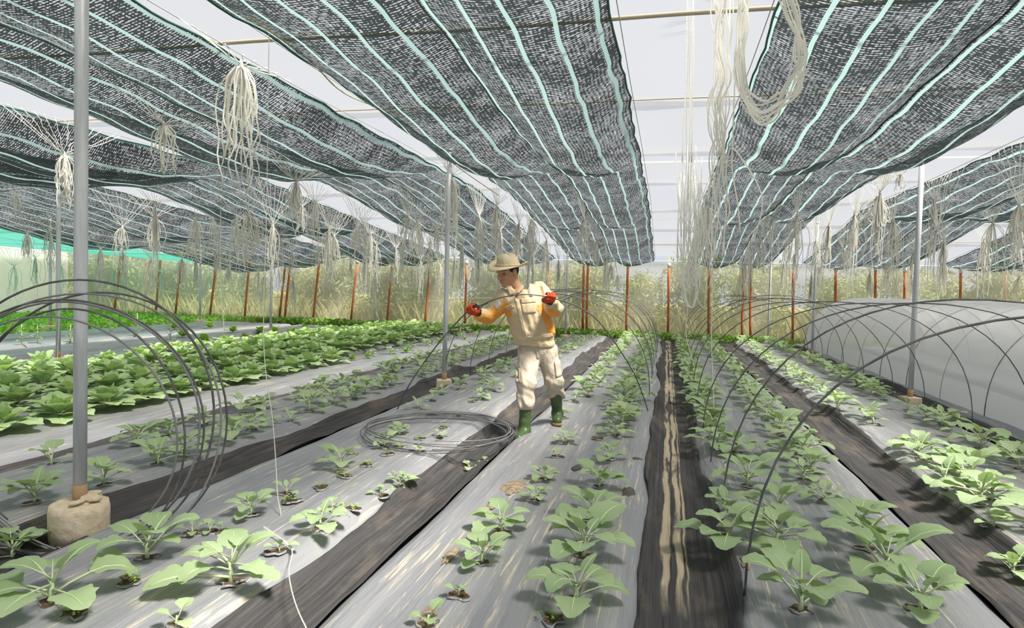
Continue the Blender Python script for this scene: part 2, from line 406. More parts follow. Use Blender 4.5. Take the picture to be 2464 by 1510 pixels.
# shade nets: (x0, x1, label)
NETS = [(-2.82, -.40, 'black shade net strip above the worker, left of the central gap'), (-5.80, -3.32, 'black shade net strip, second left of the central gap'),
        (-9.30, -6.75, 'black shade net strip, third left of the central gap'), (-14.1, -10.05, 'black shade net strip, fourth left of the central gap'),
        (.60, 2.86, 'black shade net strip, first right of the central gap'), (3.70, 6.35, 'black shade net strip, second right of the central gap'),
        (7.20, 9.90, 'black shade net strip, third right of the central gap'), (10.7, 13.4, 'black shade net strip at the far right')]
SUPY = [-3.5, 3.0, 9.3, 14.6, 20.1]
def net_z(x, y, x0, x1, k):
    xm = (x0 + x1)/2 + .1
    if x < xm: t = (x - x0)/(xm - x0)
    else: t = (x - xm)/(x1 - xm)
    lat = 4*t*(1-t)
    for j in range(len(SUPY) - 1):
        if y <= SUPY[j+1] or j == len(SUPY) - 2:
            s = (y - SUPY[j])/(SUPY[j+1] - SUPY[j]); break
    span = SUPY[j+1] - SUPY[j]
    # skewed swag: lowest beyond the middle of each span
    sw = max(0, math.sin(math.pi * (max(0, min(1, s)) ** 1.7))) * (span/6.3)
    if j == 0: sw *= .5
    if k in (2, 3): sw *= 1.35
    edge = abs((x - x0)/(x1 - x0) - .5)*2
    z = zroof(x, y) - .02 - lat*(.09 + .19*sw) - (1 - edge**2)*(.03 + .15*sw)
    if k == 3: z -= .40*((x1 - x)/(x1 - x0))
    z += .012*math.sin(x*9 + y*2.1 + k) * (1-edge) + .010*math.sin(y*7.5 + x*4 + k*2)
    return z
for k, (x0, x1, lab) in enumerate(NETS):
    nu, nv = 44, 190
    def fnn(u, v, x0=x0, x1=x1, k=k):
        y = -3.5 + 23.6*v
        x = x0 + (x1 - x0)*u
        xx = x + (.022*noise1(y*1.4, k) + .008*noise1(y*6, k+2)) * (1 if u > .5 else -1) * (abs(u-.5)*2)**3
        return (xx, y, net_z(x, y, x0, x1, k))
    root = link('shade_net', grid_mesh('shade_net', nu, nv, fnn, M['shade'], uvfn=lambda u, v, x0=x0, x1=x1, k=k: ((x1-x0)*u*1.08 + k*3.13, 23.6*v + k*1.7)))
    tag(root, lab, 'shade net', 'shade net strips under the roof')
    for uu in (0.0, 1.0):
        h = MB(); h.tube([fnn(uu, v/150) for v in range(151)], .009, 5); h.build('hem', M['hem'], root)
    h = MB(); h.tube([Vector(fnn((x1-x0)*.5/(x1-x0) + .1/(x1-x0), v/110)) + Vector((0, 0, -.004)) for v in range(111)], .009, 4)
    h.build('seam', M['hem'], root)
tl = link('teal_net', grid_mesh('teal_net', 30, 60, lambda u, v: (-21.3 + 7.1*u, 4 + 16.1*v, (2.30 + .02*math.sin(v*20))*(1-u) + (zroof(-14.3, 4+16.1*v) - .45)*u - .05*math.sin(math.pi*u)), M['teal']))
tag(tl, 'teal green net strip under the roof at far left', 'net')

# wires
def wire_line(name, pts, r, m, lab, cat):
    w = MB(); w.tube(pts, r, 5); o = w.build(name, m); tag(o, lab, cat); return o
EDGE = []
for k, (x0, x1, lab) in enumerate(NETS):
    EDGE += [(x0 - .04, k, 'left'), (x1 + .04, k, 'right')]
short = ['first strip left of the central gap', 'second strip left of the central gap', 'third strip left of the central gap', 'fourth strip left of the central gap',
         'first strip right of the central gap', 'second strip right of the central gap', 'third strip right of the central gap', 'far right strip']
for x, k, side in EDGE:
    dz = -.40 if (k == 3 and side == 'left') else 0
    wire_line('support_wire', [(x, -3.4 + 23.4*j/40, dz + zroof(x, -3.4+23.4*j/40) + .02 - .03*math.sin(j/40*math.pi*4)**2) for j in range(41)], .0035, M['thinwire'],
              'thin wire along the %s edge of net, %s' % (side, short[k]), 'wire')
MIDX = []
for x, lab in ((-15.5, 'right one'), (-18.0, 'left one')):
    wire_line('support_wire', [(x, 4 + 16*j/40, min(zroof(-14.3, 4+16*j/40) - .45, 2.62) - .10) for j in range(41)], .0035, M['thinwire'], 'thin wire under the teal net, ' + lab, 'wire')
for k, (x0, x1, lab) in enumerate(NETS):
    x = (x0 + x1)/2 + .1
    MIDX.append(x); wire_line('support_wire', [(x, -3.4 + 23.4*j/80, net_z(x, -3.4+23.4*j/80, x0, x1, k) - .012) for j in range(81)], .0035, M['thinwire'], 'thin wire under the middle seam of net, %s' % short[k], 'wire')
TR = [(4.45, .016, M['rope'], 'brown bamboo cross pole nearest the camera under the roof'), (6.35, .006, M['rope'], 'thin brown cross rope, second from the front, under the roof'), (9.35, .010, M['string_w'], 'white cross wire level with the middle pipe posts'),
      (14.65, .010, M['string_w'], 'white cross wire, fourth from the front, under the roof'), (17.6, .008, M['rope'], 'thin cross rope nearest the back wall under the roof')]
for y, r, m, lab in TR:
    wire_line('cross_wire', [(-21.3 + 35.5*j/70, y + .02*math.sin(j), zroof(-21.3+35.5*j/70, y) + .025) for j in range(71)], r, m, lab, 'cross wire')
WIRES = [(x, None) for x, k, sd in EDGE] + [(x, k) for k, x in enumerate(MIDX)] + [(-15.5, 'teal'), (-18.0, 'teal')]
def snap(x): return min(WIRES, key=lambda w_: abs(w_[0] - x))
def wire_z(w_, y):
    x, k = w_
    if k is None: return zroof(x, y) + .01 - (.40 if x < -14 else 0)
    if k == 'teal': return min(zroof(-14.3, y) - .45, 2.62) - .10
    return net_z(x, y, NETS[k][0], NETS[k][1], k) - .012
# a slack yellow cord between two strips
wire_line('yellow_cord', catmull([at_d(600, 40, 4.0), at_d(740, 140, 5.0), at_d(830, 225, 6.0), at_d(960, 285, 7.4), at_d(1100, 400, 8.6), at_d(1200, 470, 10.5)], 6), .006, M['bamboo'], 'slack yellowish cord under the roof left of the worker strip', 'loose cord')

# ------------------------------------------------------------------ pipe posts with concrete feet
def pipe_post(base, ztop, r, fr, fh, label, round_foot=True, debris=False, lean=(0, 0)):
    gzb = 0.012
    root = empty('pipe_post', (base.x, base.y, gzb)); tag(root, label, 'post', 'galvanised pipe posts')
    p = MB(); p.tube([(lean[0]*t, lean[1]*t, fh*.5 + (ztop - fh*.5 - gzb)*t) for t in (0, .33, .66, 1)], r, 16); p.build('pipe', M['pipe'], root)
    rr = MB(); rr.tube([(0, 0, fh - .02), (0, 0, fh + .09)], r*1.06, 14); rr.build('rusty_collar', M['rustpipe'], root)
    f = MB()
    if round_foot:
        f.lathe([(fr*.6, -.01), (fr*.97, 0), (fr, fh*.3), (fr*1.01, fh*.8), (fr*.97, fh*.96), (fr*.86, fh)], 28, wob=.025, seed=int(base.y*10))
    else:
        k4 = fr*1.22; f.lathe([(k4*.7, -.01), (k4, 0), (k4*1.0, fh*.3), (k4*.98, fh*.93), (k4*.92, fh)], 4, wob=.04, seed=3)
    ff = f.build('concrete_foot', M['concrete'], root, round_foot)
    if not round_foot: ff.rotation_euler = (0, 0, math.pi/4 + YAW + .12)
    c = MB(); c.lathe([(r*.6, ztop - gzb - .02), (r*1.15, ztop - gzb - .015), (r*1.15, ztop - gzb + .01), (r*.5, ztop - gzb + .02)], 12, c=(lean[0], lean[1], 0)); c.build('cap', M['cap'], root)
    if debris:
        q = random.Random(4)
        for t in range(9):
            a = q.uniform(-1.2, 2.0); rad = q.uniform(.05, .105); s = q.uniform(.02, .045)
            d = MB(); d.lathe([(s*.5, -.004), (s*1.1, .002), (s, s*.35), (s*.5, s*.5)], 7, wob=.25, seed=t)
            ob = d.build('mortar_lump', M['concrete'], root); ob.location = (rad*math.cos(a), rad*math.sin(a), fh - .002 + .008*(t % 3)); ob.rotation_euler = (q.uniform(-.2, .2), q.uniform(-.2, .2), q.uniform(0, 6))
    return root
POSTS = [(192, 1300, 3.18, .031, .135, .19, 'tall near pipe post on a round concrete foot, inside the wire coil', True, True),
         (1068, 938, 3.10, .030, .115, .13, 'pipe post on a square concrete foot just left of the worker', False, False),
         (1360, 818, 2.45, .026, .12, .14, 'far pipe post behind the worker, right of his waist', False, False),
         (2189, 975, 3.10, .032, .11, .10, 'dark pipe post in front of the plastic tunnel, nearest one', False, False),
         (1953, 865, 3.05, .030, .11, .10, 'pipe post beside the plastic tunnel, second from the front', False, False),
         (1847, 832, 2.75, .028, .11, .10, 'pipe post at the far end of the plastic tunnel', False, False),
         (140, 880, 3.05, .032, .13, .12, 'pipe post standing among the cabbages behind the near post', False, False),
         (121, 798, 2.9, .032, .17, .15, 'pipe post on a block foot among the bare beds, far left', False, False),
         (651, 815, 2.75, .030, .15, .16, 'pipe post on a tan foot behind the cabbages, left of centre', False, False),
         (481, 781, 2.5, .030, .15, .15, 'pipe post on a block foot near the back wall weeds', False, False),
         (901, 792, 2.4, .028, .15, .13, 'pipe post at the back wall, behind the far cabbages', False, False)]
POSTPOS = []
for px, py, zt, r, fr, fh, lab, rf, db in POSTS:
    b = at_z(px, py, .0); 
    zt = min(zt, zroof(b.x, b.y) + (.15 if db else .0))
    POSTPOS.append(b); pipe_post(b, zt, r, fr, fh, lab, rf, db)
b = Vector((9.2, 19.3, 0)); pipe_post(b, 2.5, .03, .12, .14, 'pipe post behind the plastic tunnel at far right')
b = Vector((-2.95, 14.2, 0)); pipe_post(b, zroof(b.x, b.y), .03, .12, .14, 'pipe post mostly hidden behind the worker')

# ------------------------------------------------------------------ red-brown posts of the back wall
RED = [(292, 606, 274, 745, 1), (356, 606, 346, 742, 0), (388, 606, 374, 748, 1), (438, 612, 421, 758, 1), (523, 616, 504, 765, 1), (601, 620, 588, 768, 1),
       (700, 622, 684, 768, 1), (688, 624, 671, 772, 1), (769, 622, 752, 776, 1), (860, 626, 843, 784, 1), (944, 628, 930, 788, 1), (1036, 624, 1022, 790, 1),
       (1123, 628, 1118, 800, 1), (1242, 628, 1238, 802, 0), (1319, 626, 1312, 804, 1), (1405, 624, 1402, 804, 1), (1415, 630, 1411, 806, 1), (1511, 630, 1507, 808, 1), (1610, 634, 1607, 814, 1),
       (1706, 634, 1705, 814, 1), (1788, 640, 1786, 808, 1), (1806, 640, 1806, 814, 1), (1909, 640, 1908, 812, 1), (2011, 642, 2010, 815, 1), (2107, 642, 2106, 815, 1), (2178, 645, 2176, 816, 1), (2312, 648, 2310, 818, 1), (2420, 650, 2419, 820, 0)]
for k, (tx, ty, bx_, by_, near) in enumerate(RED):
    yy = WALLY - .12 if near else WALLY + .25
    top = at_y(tx, ty, yy); bot = at_y(bx_, by_, yy); bot.z = 0.0
    top.z = min(top.z, 2.33)
    root = empty('wall_post', bot); tag(root, 'red-brown post at the back net wall, %s from the left' % ORD[k], 'post', 'red-brown wall posts')
    p = MB(); d = top - bot; q = .037 if near else .03
    p.tube([d*t for t in (0, .25, .5, .75, 1)], [q*(1+.06*math.sin(k*3+j)) for j in range(5)], 8); p.build('post_shaft', M['redpost'], root)
    c = MB(); c.tube([d*.955, d*.985, d*1.012], [.045, .05, .036], 8); c.build('white_wrap', M['cap'], root)
# sagging rails of bamboo outside the net
RAIL = [[(230, 696), (350, 694), (440, 706), (560, 719), (690, 714), (790, 722)], [(790, 722), (850, 731), (905, 735), (990, 727), (1120, 718), (1220, 716)], [(1330, 744), (1420, 748), (1480, 756), (1580, 762), (1680, 756), (1780, 752), (1900, 748)]]
for k, pl in enumerate(RAIL):
    w = MB(); w.tube(catmull([at_y(x, y, WALLY + .22) for x, y in pl], 6), .017, 6)
    tag(w.build('slack_rail', M['bamboo']), ['pale slack rail behind the net wall, leftmost', 'pale slack rail behind the net wall, left of the worker', 'pale slack rail behind the net wall, right of the worker'][k], 'rail')

# ------------------------------------------------------------------ outside: trees, bushes, grass
def tree_meshes(seed, h, rad, nleaf, trunk):
    q = random.Random(seed); t = MB()
    path = [Vector((0, 0, 0))]
    for j in range(6): path.append(path[-1] + Vector((q.uniform(-.10, .10), q.uniform(-.10, .10), h*.8/6)))
    t.tube(path, [trunk*(1 - .11*j) for j in range(7)], 7); tips = []
    for j in range(16):
        s = q.uniform(.18, .98)*6; i = int(min(5, s)); p = path[i].lerp(path[i+1], s - i)
        a = q.uniform(0, 6.28); l = rad*q.uniform(.5, 1.0)
        e = p + Vector((math.cos(a)*l, math.sin(a)*l, l*q.uniform(.1, .8)))
        t.tube([p, p.lerp(e, .5) + Vector((0, 0, .08)), e], [trunk*.35, trunk*.22, .006], 4); tips.append((p, e))
    lf = MB()
    for j in range(nleaf):
        p, e = q.choice(tips); c = p.lerp(e, q.uniform(.25, 1.15)) + Vector((q.gauss(0, .22), q.gauss(0, .22), q.gauss(0, .25)))
        ln = q.uniform(.14, .28); w = ln*.15
        d = Vector((q.uniform(-1, 1), q.uniform(-1, 1), q.uniform(-1.2, .5))).normalized(); s = d.orthogonal().normalized(); s.rotate(Matrix.Rotation(q.uniform(0, 6.28), 3, d))
        lf.add([c, c + d*ln*.5 + s*w, c + d*ln + Vector((0, 0, -.02)), c + d*ln*.5 - s*w], [(0, 1, 2, 3)])
    return t.mesh('trunk', M['bark']), lf.mesh('crown', M['tree'], False)
TM = [tree_meshes(s, h, r_, n, tr) for s, h, r_, n, tr in ((1, 2.7, 1.0, 2300, .07), (2, 2.4, .9, 2000, .06), (3, 2.9, 1.05, 2500, .085))]
tq = random.Random(12); k = 0
for row_y, n, x0, x1 in ((21.9, 22, -25, 15), (24.3, 18, -30, 18), (28.0, 14, -36, 22)):
    for j in range(n):
        x = x0 + (x1 - x0)*(j + tq.uniform(.2, .8))/n
        
        tm = TM[tq.randrange(3)]
        r = empty('slender_tree', (x, row_y + tq.uniform(-.5, .5), -.02), tq.uniform(0, 6.28), tq.uniform(.72, .98))
        rn = {21.9: 'front', 24.3: 'middle', 28.0: 'back'}[row_y]
        tag(r, 'slender green tree behind the net wall, %s row, %s from the left' % (rn, ORD[j]), 'tree', 'trees behind the net wall')
        link('trunk', tm[0], r); link('crown', tm[1], r)
def blades(name, n, area, hmin, hmax, m, seed, w=.012, broad=False):
    q = random.Random(seed); b = MB()
    for j in range(n):
        x0, x1, y0, y1 = area(q) if callable(area) else area
        x, y = q.uniform(x0, x1), q.uniform(y0, y1); h = q.uniform(hmin, hmax); a = q.uniform(0, 6.28); ww = w*q.uniform(.6, 1.4)
        s = Vector((math.cos(a), math.sin(a), 0)); t = Vector((-s.y, s.x, 0))*q.uniform(.1, .7)*h
        p = Vector((x, y, 0))
        if broad:
            u = Vector((0, 0, 1)); z = p + u*h*.3*q.random()
            b.add([z, z + t*.5 + s*ww + u*h*.35, z + t + u*h*.5, z + t*.5 - s*ww + u*h*.4], [(0, 1, 2, 3)])
        else:
            b.add([p - s*ww, p + s*ww, p + t*.4 + s*ww*.7 + Vector((0, 0, h*.6)), p + t + Vector((0, 0, h))], [(0, 1, 2, 3)])
    o = link(name, b.mesh(name, m, False)); return o
M['grass'] = leafmat('dry_grass', (.24, .27, .10), (.44, .40, .20))
tag(blades('grass', 32000, (-34, 20, 20.9, 27), .25, .95, M['grass'], 3, .012), 'tall yellow-green grass growing outside the net wall', 'grass', kind='stuff')
tag(blades('grass', 9000, (-21, 9, 19.3, 20.1), .05, .26, M['weed'], 4, .010), 'short grass and weeds inside along the net wall', 'grass', kind='stuff')
tag(blades('ground_weeds', 9000, (-21, -13.9, 8.0, 19.6), .08, .24, M['lime'], 5, .045, True), 'bright green leafy weeds at far left', 'weeds', kind='stuff')
tag(blades('ground_weeds', 5000, (-13, 3, 19.05, 20.0), .10, .34, M['weed'], 6, .05, True), 'low leafy weeds at the foot of the back wall', 'weeds', kind='stuff')
# ------------------------------------------------------------------ hoops
def hoop_pts(xa, xb, y, h, skew=0.0, n=30, ya=None, yb=None):
    ya = y if ya is None else ya; yb = y if yb is None else yb
    out = []
    for j in range(n + 1):
        t = j/n; a = math.pi*(1 - t)
        cx = (xa + xb)/2; rx = (xb - xa)/2
        ca, sa = math.cos(a), math.sin(a)
        x = cx + rx*math.copysign(abs(ca)**.92, ca); z = h*abs(sa)**.80
        out.append(Vector((x + skew*sa, ya + (yb - ya)*t, z + .03*math.sin(a*2+y))))
    out[0].z = -.03; out[-1].z = -.03
    return out
def hoop(pts, label, r=.0052, m=None):
    w = MB(); w.tube(pts, r, 6); o = w.build('tunnel_hoop', m or M['wire']); tag(o, label, 'hoop', 'bare wire tunnel hoops'); return o
YR = [2.95, 4.15, 5.2, 6.3, 7.5, 8.7, 9.9, 11.2, 12.5, 14.0, 15.5, 17.0]
for k, y in enumerate(YR):
    hoop(hoop_pts(.36, 3.02, y, 1.31 + .02*math.sin(k*2), .03*math.sin(k), ya=y - .05, yb=y + .05*math.sin(k*3)), 'bare wire hoop right of the centre furrow, %s from the front' % ORD[k])
YL = [8.2, 9.35, 10.4, 11.6, 13.0, 14.4, 15.8, 17.2]
for k, y in enumerate(YL):
    hoop(hoop_pts(-2.78, -.16, y, 1.33 + .03*math.sin(k*2.4), .05*math.sin(k*1.7)), 'bare wire hoop behind the worker, %s from the front' % ORD[k])
HELD = [at_d(946, 1006, 6.72), at_d(985, 925, 6.55), at_d(1050, 832, 6.2), at_d(1122, 752, 5.80), at_d(1152, 737, 5.66), at_d(1200, 717, 5.56), at_d(1258, 708, 5.50), at_d(1308, 712, 5.54), at_d(1338, 719, 5.60), at_d(1400, 742, 5.95), at_d(1452, 786, 6.3), at_d(1518, 884, 6.7), at_d(1545, 945, 6.95), at_d(1566, 1010, 7.05)]
hp = catmull(HELD, 5)
w = MB(); w.tube(hp, .0058, 6); o = w.build('tunnel_hoop', M['wire']); tag(o, 'bent wire hoop held in both hands by the worker', 'hoop', 'bare wire tunnel hoops')

# ------------------------------------------------------------------ coils of wire
def coil(root, n, R, centre_fn, seed, tk, open_ends=True):
    q = random.Random(seed)
    for k in range(n):
        c, ax, ay, rr = centre_fn(k, q)
        pts = []
        a0 = q.uniform(-.35, .35) - math.pi/2; tot = 2*math.pi*q.uniform(.93, 1.06) if open_ends else 2*math.pi*1.02
        ph = q.uniform(0, 6.28)
        for j in range(61):
            a = a0 + tot*j/60; rad = rr*(1 + .025*math.sin(2*a + ph) + .012*math.sin(3*a + ph*2))
            off = ax.cross(ay)*(tk*9*math.sin(a + ph) + tk*5*math.sin(2*a + ph)) * (1 if tk > .0045 else .55)
            pts.append(c + ax*rad*math.cos(a) + ay*rad*math.sin(a) + off)
        b = MB(); b.tube(pts, tk if k % 3 else tk*1.12, 6); b.build('wire_turn', M['wire'] if k % 2 == 0 else M['wire_shiny'], root)
CX = at_z(185, 1330, 0); CX.z = 0
right = (RC @ Vector((1, 0, 0))); right.z = 0; right.normalize(); fwd = Vector((-right.y, right.x, 0))
root = empty('standing_wire_coil', CX); tag(root, 'big upright coil of black wire hoops leaning around the near post', 'wire coil')
def cf(k, q):
    rr = [.655, .628, .615, .60, .585, .575, .62][k]
    ax = (right + fwd*q.uniform(-.16, .16)).normalized(); lean = [.06, -.02, .02, -.05, .03, 0, .05][k]
    ay = (Vector((0, 0, 1)) + fwd*lean).normalized()
    c = Vector((0, 0, .020 + rr*.99)) + right*[.02, .06, .0, -.03, .0, -.05, .07][k] + fwd*[-.06, -.02, -.09, .02, -.05, -.12, .05][k]
    return c, ax, ay, rr
coil(root, 7, .6, cf, 5, .0050)
for k in range(4):   # little end curls lying at the coil's foot
    p = at_z([165, 205, 250, 140][k], [1308, 1322, 1330, 1338][k], .03) - CX
    b = MB(); b.tube([p + Vector((.022*math.cos(a*.7), 0.006*a*.3, .022*math.sin(a*.7) + .02)) for a in range(10)], .003, 5); b.build('end_curl', M['rustpipe'], root)
GC = at_z(1057, 1046, .12)
root = empty('flat_wire_coil', (GC.x, GC.y, .105)); tag(root, 'flat coil of black wire lying on the grey mulch by the worker', 'wire coil')
def cf2(k, q):
    return Vector((q.uniform(-.03, .03), q.uniform(-.05, .05), .03 + .012*k)), Vector((1, 0, .03*q.uniform(-1, 1))).normalized(), Vector((0, 1, .03*q.uniform(-1, 1))).normalized(), .60 + q.uniform(-.015, .015)
coil(root, 6, .6, cf2, 8, .0040)

# ------------------------------------------------------------------ covered tunnel
XA, XB, TH = 3.42, 6.15, 1.36
tr_ = empty('plastic_tunnel', ((XA+XB)/2, 2.0, 0)); tag(tr_, 'low arched tunnel covered with cloudy white plastic film', 'tunnel')
YT = [2.1 + 1.22*k for k in range(14)]; YEND = YT[-1]
def tun(u, y):
    a = math.pi*(1 - u); ca, sa = math.cos(a), math.sin(a)
    x = (XA+XB)/2 + (XB-XA)/2*math.copysign(abs(ca)**.92, ca); z = TH*abs(sa)**.80
    ph = ((y - YT[0]) % 1.22)/1.22; sg = 1 - .022*math.sin(math.pi*ph)
    wr = .006*math.sin(z*17 + y*1.5) * math.sin(math.pi*ph)
    return Vector(((x - (XA+XB)/2)*sg + wr + (XA+XB)/2, y, max(0, z*sg + wr)))
og = Vector(((XA+XB)/2, 2.0, 0))
fm = grid_mesh('film_cover', 56, 170, lambda u, v: tun(u, YT[0] + (YEND - YT[0])*v) - og + Vector((0, 0, .008)), M['tunnel'])
link('film_cover', fm, tr_)
ec = MB(); vs = [tun(j/40, YEND) - og + Vector((0, .0, .008)) for j in range(41)]; cc = Vector((0, YEND - 2 + .10, .55))
ec.add(vs + [cc], [(j, j+1, 41) for j in range(40)]); ec.build('end_flap', M['tunnel'], tr_)
M['hoop_pale'] = mat('pale_hoop', (.55, .50, .46), .5)
for k, y in enumerate(YT):
    b = MB(); b.tube([tun(j/36, y) - og for j in range(37)], .008, 6); b.build('hoop', M['wire'] if k % 3 else M['hoop_pale'], tr_)

# ------------------------------------------------------------------ leaves and plants
def leaf_mesh(name, Ln, Wd, pet, elev, curl, m, seed, wavy=.10, ns=9, nu=6, cup=.25, pr=.0045, rnd_tip=.75):
    """a leaf growing from the origin along +X: a pale stalk and midrib, a blade with scalloped, uneven margins"""
    q = random.Random(seed); b = MB()
    ph = q.uniform(0, 6.28); spine = []; p = Vector((0, 0, 0)); ang = elev; tot = pet + Ln; step = tot/12
    for j in range(13):
        spine.append(p.copy()); p = p + Vector((math.cos(ang), 0, math.sin(ang)))*step
        ang -= curl/12*(1.6 if j > 5 else .5)
    def sp(s):
        s = max(0, min(.9999, s))*12; i = int(s); return spine[i].lerp(spine[i+1], s - i)
    s0 = pet/tot; vs = []
    for i in range(ns):
        t = i/(ns-1); c = sp(s0 + (1-s0)*t); tg = (sp(s0 + (1-s0)*t + .03) - sp(s0 + (1-s0)*t - .03)).normalized()
        nrm = Vector((-tg.z, 0, tg.x))
        wv = Wd*.5*(math.sin(math.pi*min(1, (t*.92 + .05))**rnd_tip))**.62
        if t < .12: wv *= .55
        for k in range(nu + 1):
            u = k/nu*2 - 1
            sc = 1 + wavy*math.sin(t*21 + ph + (2 if u > 0 else 0))*(abs(u)**2) + wavy*.6*math.sin(t*33 + ph*2 + u)*(abs(u)**2)
            y = u*wv*sc
            z = cup*abs(y)*(1 - .5*t) + wavy*.16*Wd*math.sin(t*13 + u*2.2 + ph)*abs(u)
            vs.append(c + Vector((0, y, 0)) + nrm*z)
    fs = [(i*(nu+1)+k, i*(nu+1)+k+1, (i+1)*(nu+1)+k+1, (i+1)*(nu+1)+k) for i in range(ns-1) for k in range(nu)]
    b.add(vs, fs, 0)
    b.tube([sp(t) + Vector((0, 0, .0015 if t > s0 else 0)) for t in (0, s0*.5, s0, s0 + (1-s0)*.3, s0 + (1-s0)*.6, s0 + (1-s0)*.9)], [pr*1.2, pr, pr*.9, pr*.7, pr*.5, pr*.2], 4, 1)
    return b.mesh(name, [m, M['rib']])
def stem_mesh(name, h, r, m):
    b = MB(); b.tube([(0, 0, -.012), (.003, 0, h*.5), (0, .002, h)], [r*1.2, r, r*.7], 6); return b.mesh(name, m)
# seedlings: leaf recipe = (mesh, azimuth, height on stem, scale)
SL = [leaf_mesh('leaf', .138, .132, .105, e, c, M['leaf'], s, wv*.8, 13, 6, .22, .0042, .70) for s, (e, c, wv) in enumerate([(.75, 1.1, .08), (.52, 1.1, .10), (.34, .8, .11), (1.0, 1.2, .07), (.22, .6, .13), (.6, 1.5, .11)])]
SLs = [leaf_mesh('leaf', .075, .05, .05, e, c, M['leaf'], 20 + s, .06) for s, (e, c) in enumerate([(1.15, .6), (.9, .8)])]
SSTEM = stem_mesh('stem', .07, .008, M['rib'])
def seedling_recipe(seed):
    q = random.Random(seed); out = []; a = q.uniform(0, 6.28); n = q.choice((8, 9, 9, 10))
    for j in range(n):
        out.append((q.choice(SL), a, .02 + .008*j, q.uniform(.75, 1.15)*(1 - .045*j))); a += 2.4 + q.uniform(-.35, .35)
    for j in range(2): out.append((SLs[j], a + j*3, .06, q.uniform(.9, 1.2)))
    return out
def sprout_recipe(seed):
    q = random.Random(seed); a = q.uniform(0, 6.28)
    return [(q.choice(SL[:4]), a + j*2.2 + q.uniform(-.3, .3), .03, q.uniform(.55, .85)) for j in range(3)] + [(SLs[0], a + 1, .04, 1.0)]
CL = [leaf_mesh('leaf', .20, .195, .055, e, c, M['cabbage'], 40 + s, wv*1.5, 12, 6, cu, .007, .64) for s, (e, c, wv, cu) in enumerate([(.35, .7, .10, .15), (.15, .5, .12, .1), (.65, .5, .09, .3), (.95, .2, .08, .45), (1.2, -.2, .07, .6), (.5, 1.0, .12, .2)])]
def cabbage_recipe(seed):
    q = random.Random(seed); out = []; a = q.uniform(0, 6.28)
    for lst, n, h, s in (((0, 1, 5), 6, .025, 1.05), ((2, 0), 5, .04, .9), ((3, 2), 5, .05, .78), ((4, 3), 5, .055, .62)):
        for j in range(n): out.append((CL[q.choice(lst)], a, h, s*q.uniform(.85, 1.12))); a += 2.4 + q.uniform(-.3, .3)
    return out
LL = [leaf_mesh('leaf', .13, .10, .01, e, .8, M['lime'], 60 + s, .12, 7, 4, .2) for s, e in enumerate((.4, .8, 1.2))]
def lettuce_recipe(seed):
    q = random.Random(seed); a = 0; out = []
    for j in range(9): out.append((LL[min(2, j//3)], a, .02, q.uniform(.8, 1.1))); a += 2.4
    return out
def make_proto(recipe, stem=True):
    """kept as a recipe; one joined mesh too, for plants too small to show their leaves"""
    vs = []; fs = []; ms = []; mats = []
    for me, az, h, s in recipe:
        mtx = Matrix.Translation((0, 0, h)) @ Matrix.Rotation(az, 4, 'Z') @ Matrix.Scale(s, 4); o = len(vs)
        for v in me.vertices: vs.append(tuple(mtx @ v.co))
        for p in me.polygons: fs.append(tuple(i + o for i in p.vertices)); ms.append(p.material_index)
        mats = list(me.materials)
    b = MB(); b.v = vs; b.f = fs; b.m = ms
    return (recipe, b.mesh('plant', mats), stem)
PROTO = {'seedling': [make_proto(seedling_recipe(s)) for s in range(7)], 'sprout': [make_proto(sprout_recipe(s)) for s in range(4)],
         'cabbage': [make_proto(cabbage_recipe(s), False) for s in range(5)], 'lettuce': [make_proto(lettuce_recipe(s), False) for s in range(2)]}
def put_plant(kind, name, x, y, size, rz, pi, label, cat, group, parts, zoff=0.0):
    rec, one, stem = PROTO[kind][pi % len(PROTO[kind])]
    z = gz(x) + zoff
    if parts:
        root = empty(name, (x, y, z), rz, size)
        for me, az, h, s in rec:
            o = link('leaf', me, root); o.location = (0, 0, h); o.rotation_euler = (0, 0, az); o.scale = (s, s, s)
        if stem: link('stem', SSTEM, root)
    else:
        root = link(name, one); root.location = (x, y, z); root.rotation_euler = (0, 0, rz); root.scale = (size,)*3
    tag(root, label, cat, group); return root
# planting holes: an irregular scrap of dark soil with torn lips, part of the bed
def hole_mesh(seed):
    q = random.Random(seed); b = MB(); n = 14; rs = [q.uniform(.45, 1.15) for _ in range(n)]
    ring = [Vector((.042*rs[j]*math.cos(j*6.2832/n)*1.25, .042*rs[j]*math.sin(j*6.2832/n), 0)) for j in range(n)]
    b.add([Vector((0, 0, -.002))] + [r + Vector((0, 0, .0035)) for r in ring], [(0, 1 + j, 1 + (j+1) % n) for j in range(n)], 0)
    lip = [r*1.03 + Vector((0, 0, .0035 + .004*max(0, math.sin(j*1.9 + seed)))) for j, r in enumerate(ring)]; out = [r*1.10 - Vector((0, 0, .004)) for r in ring]
    o = [r + Vector((0, 0, .0035)) for r in ring] + lip + out
    b.add(o, [(j, (j+1) % n, n + (j+1) % n, n + j) for j in range(n)] + [(n + j, n + (j+1) % n, 2*n + (j+1) % n, 2*n + j) for j in range(n)], 1)
    return b.mesh('planting_hole', [M['soil'], M['mulch']])
HOLES = [hole_mesh(s) for s in range(5)]
def put_hole(x, y, s=1.0):
    for i in range(len(FUR)-1):
        if FUR[i][0] < x < FUR[i+1][0]:
            o = link('planting_hole', HOLES[rnd.randrange(5)], BEDS[i]); o.location = (x, y, gz(x) + .007); o.rotation_euler = (0, 0, rnd.uniform(0, 6.28)); o.scale = (s, s, 1); return

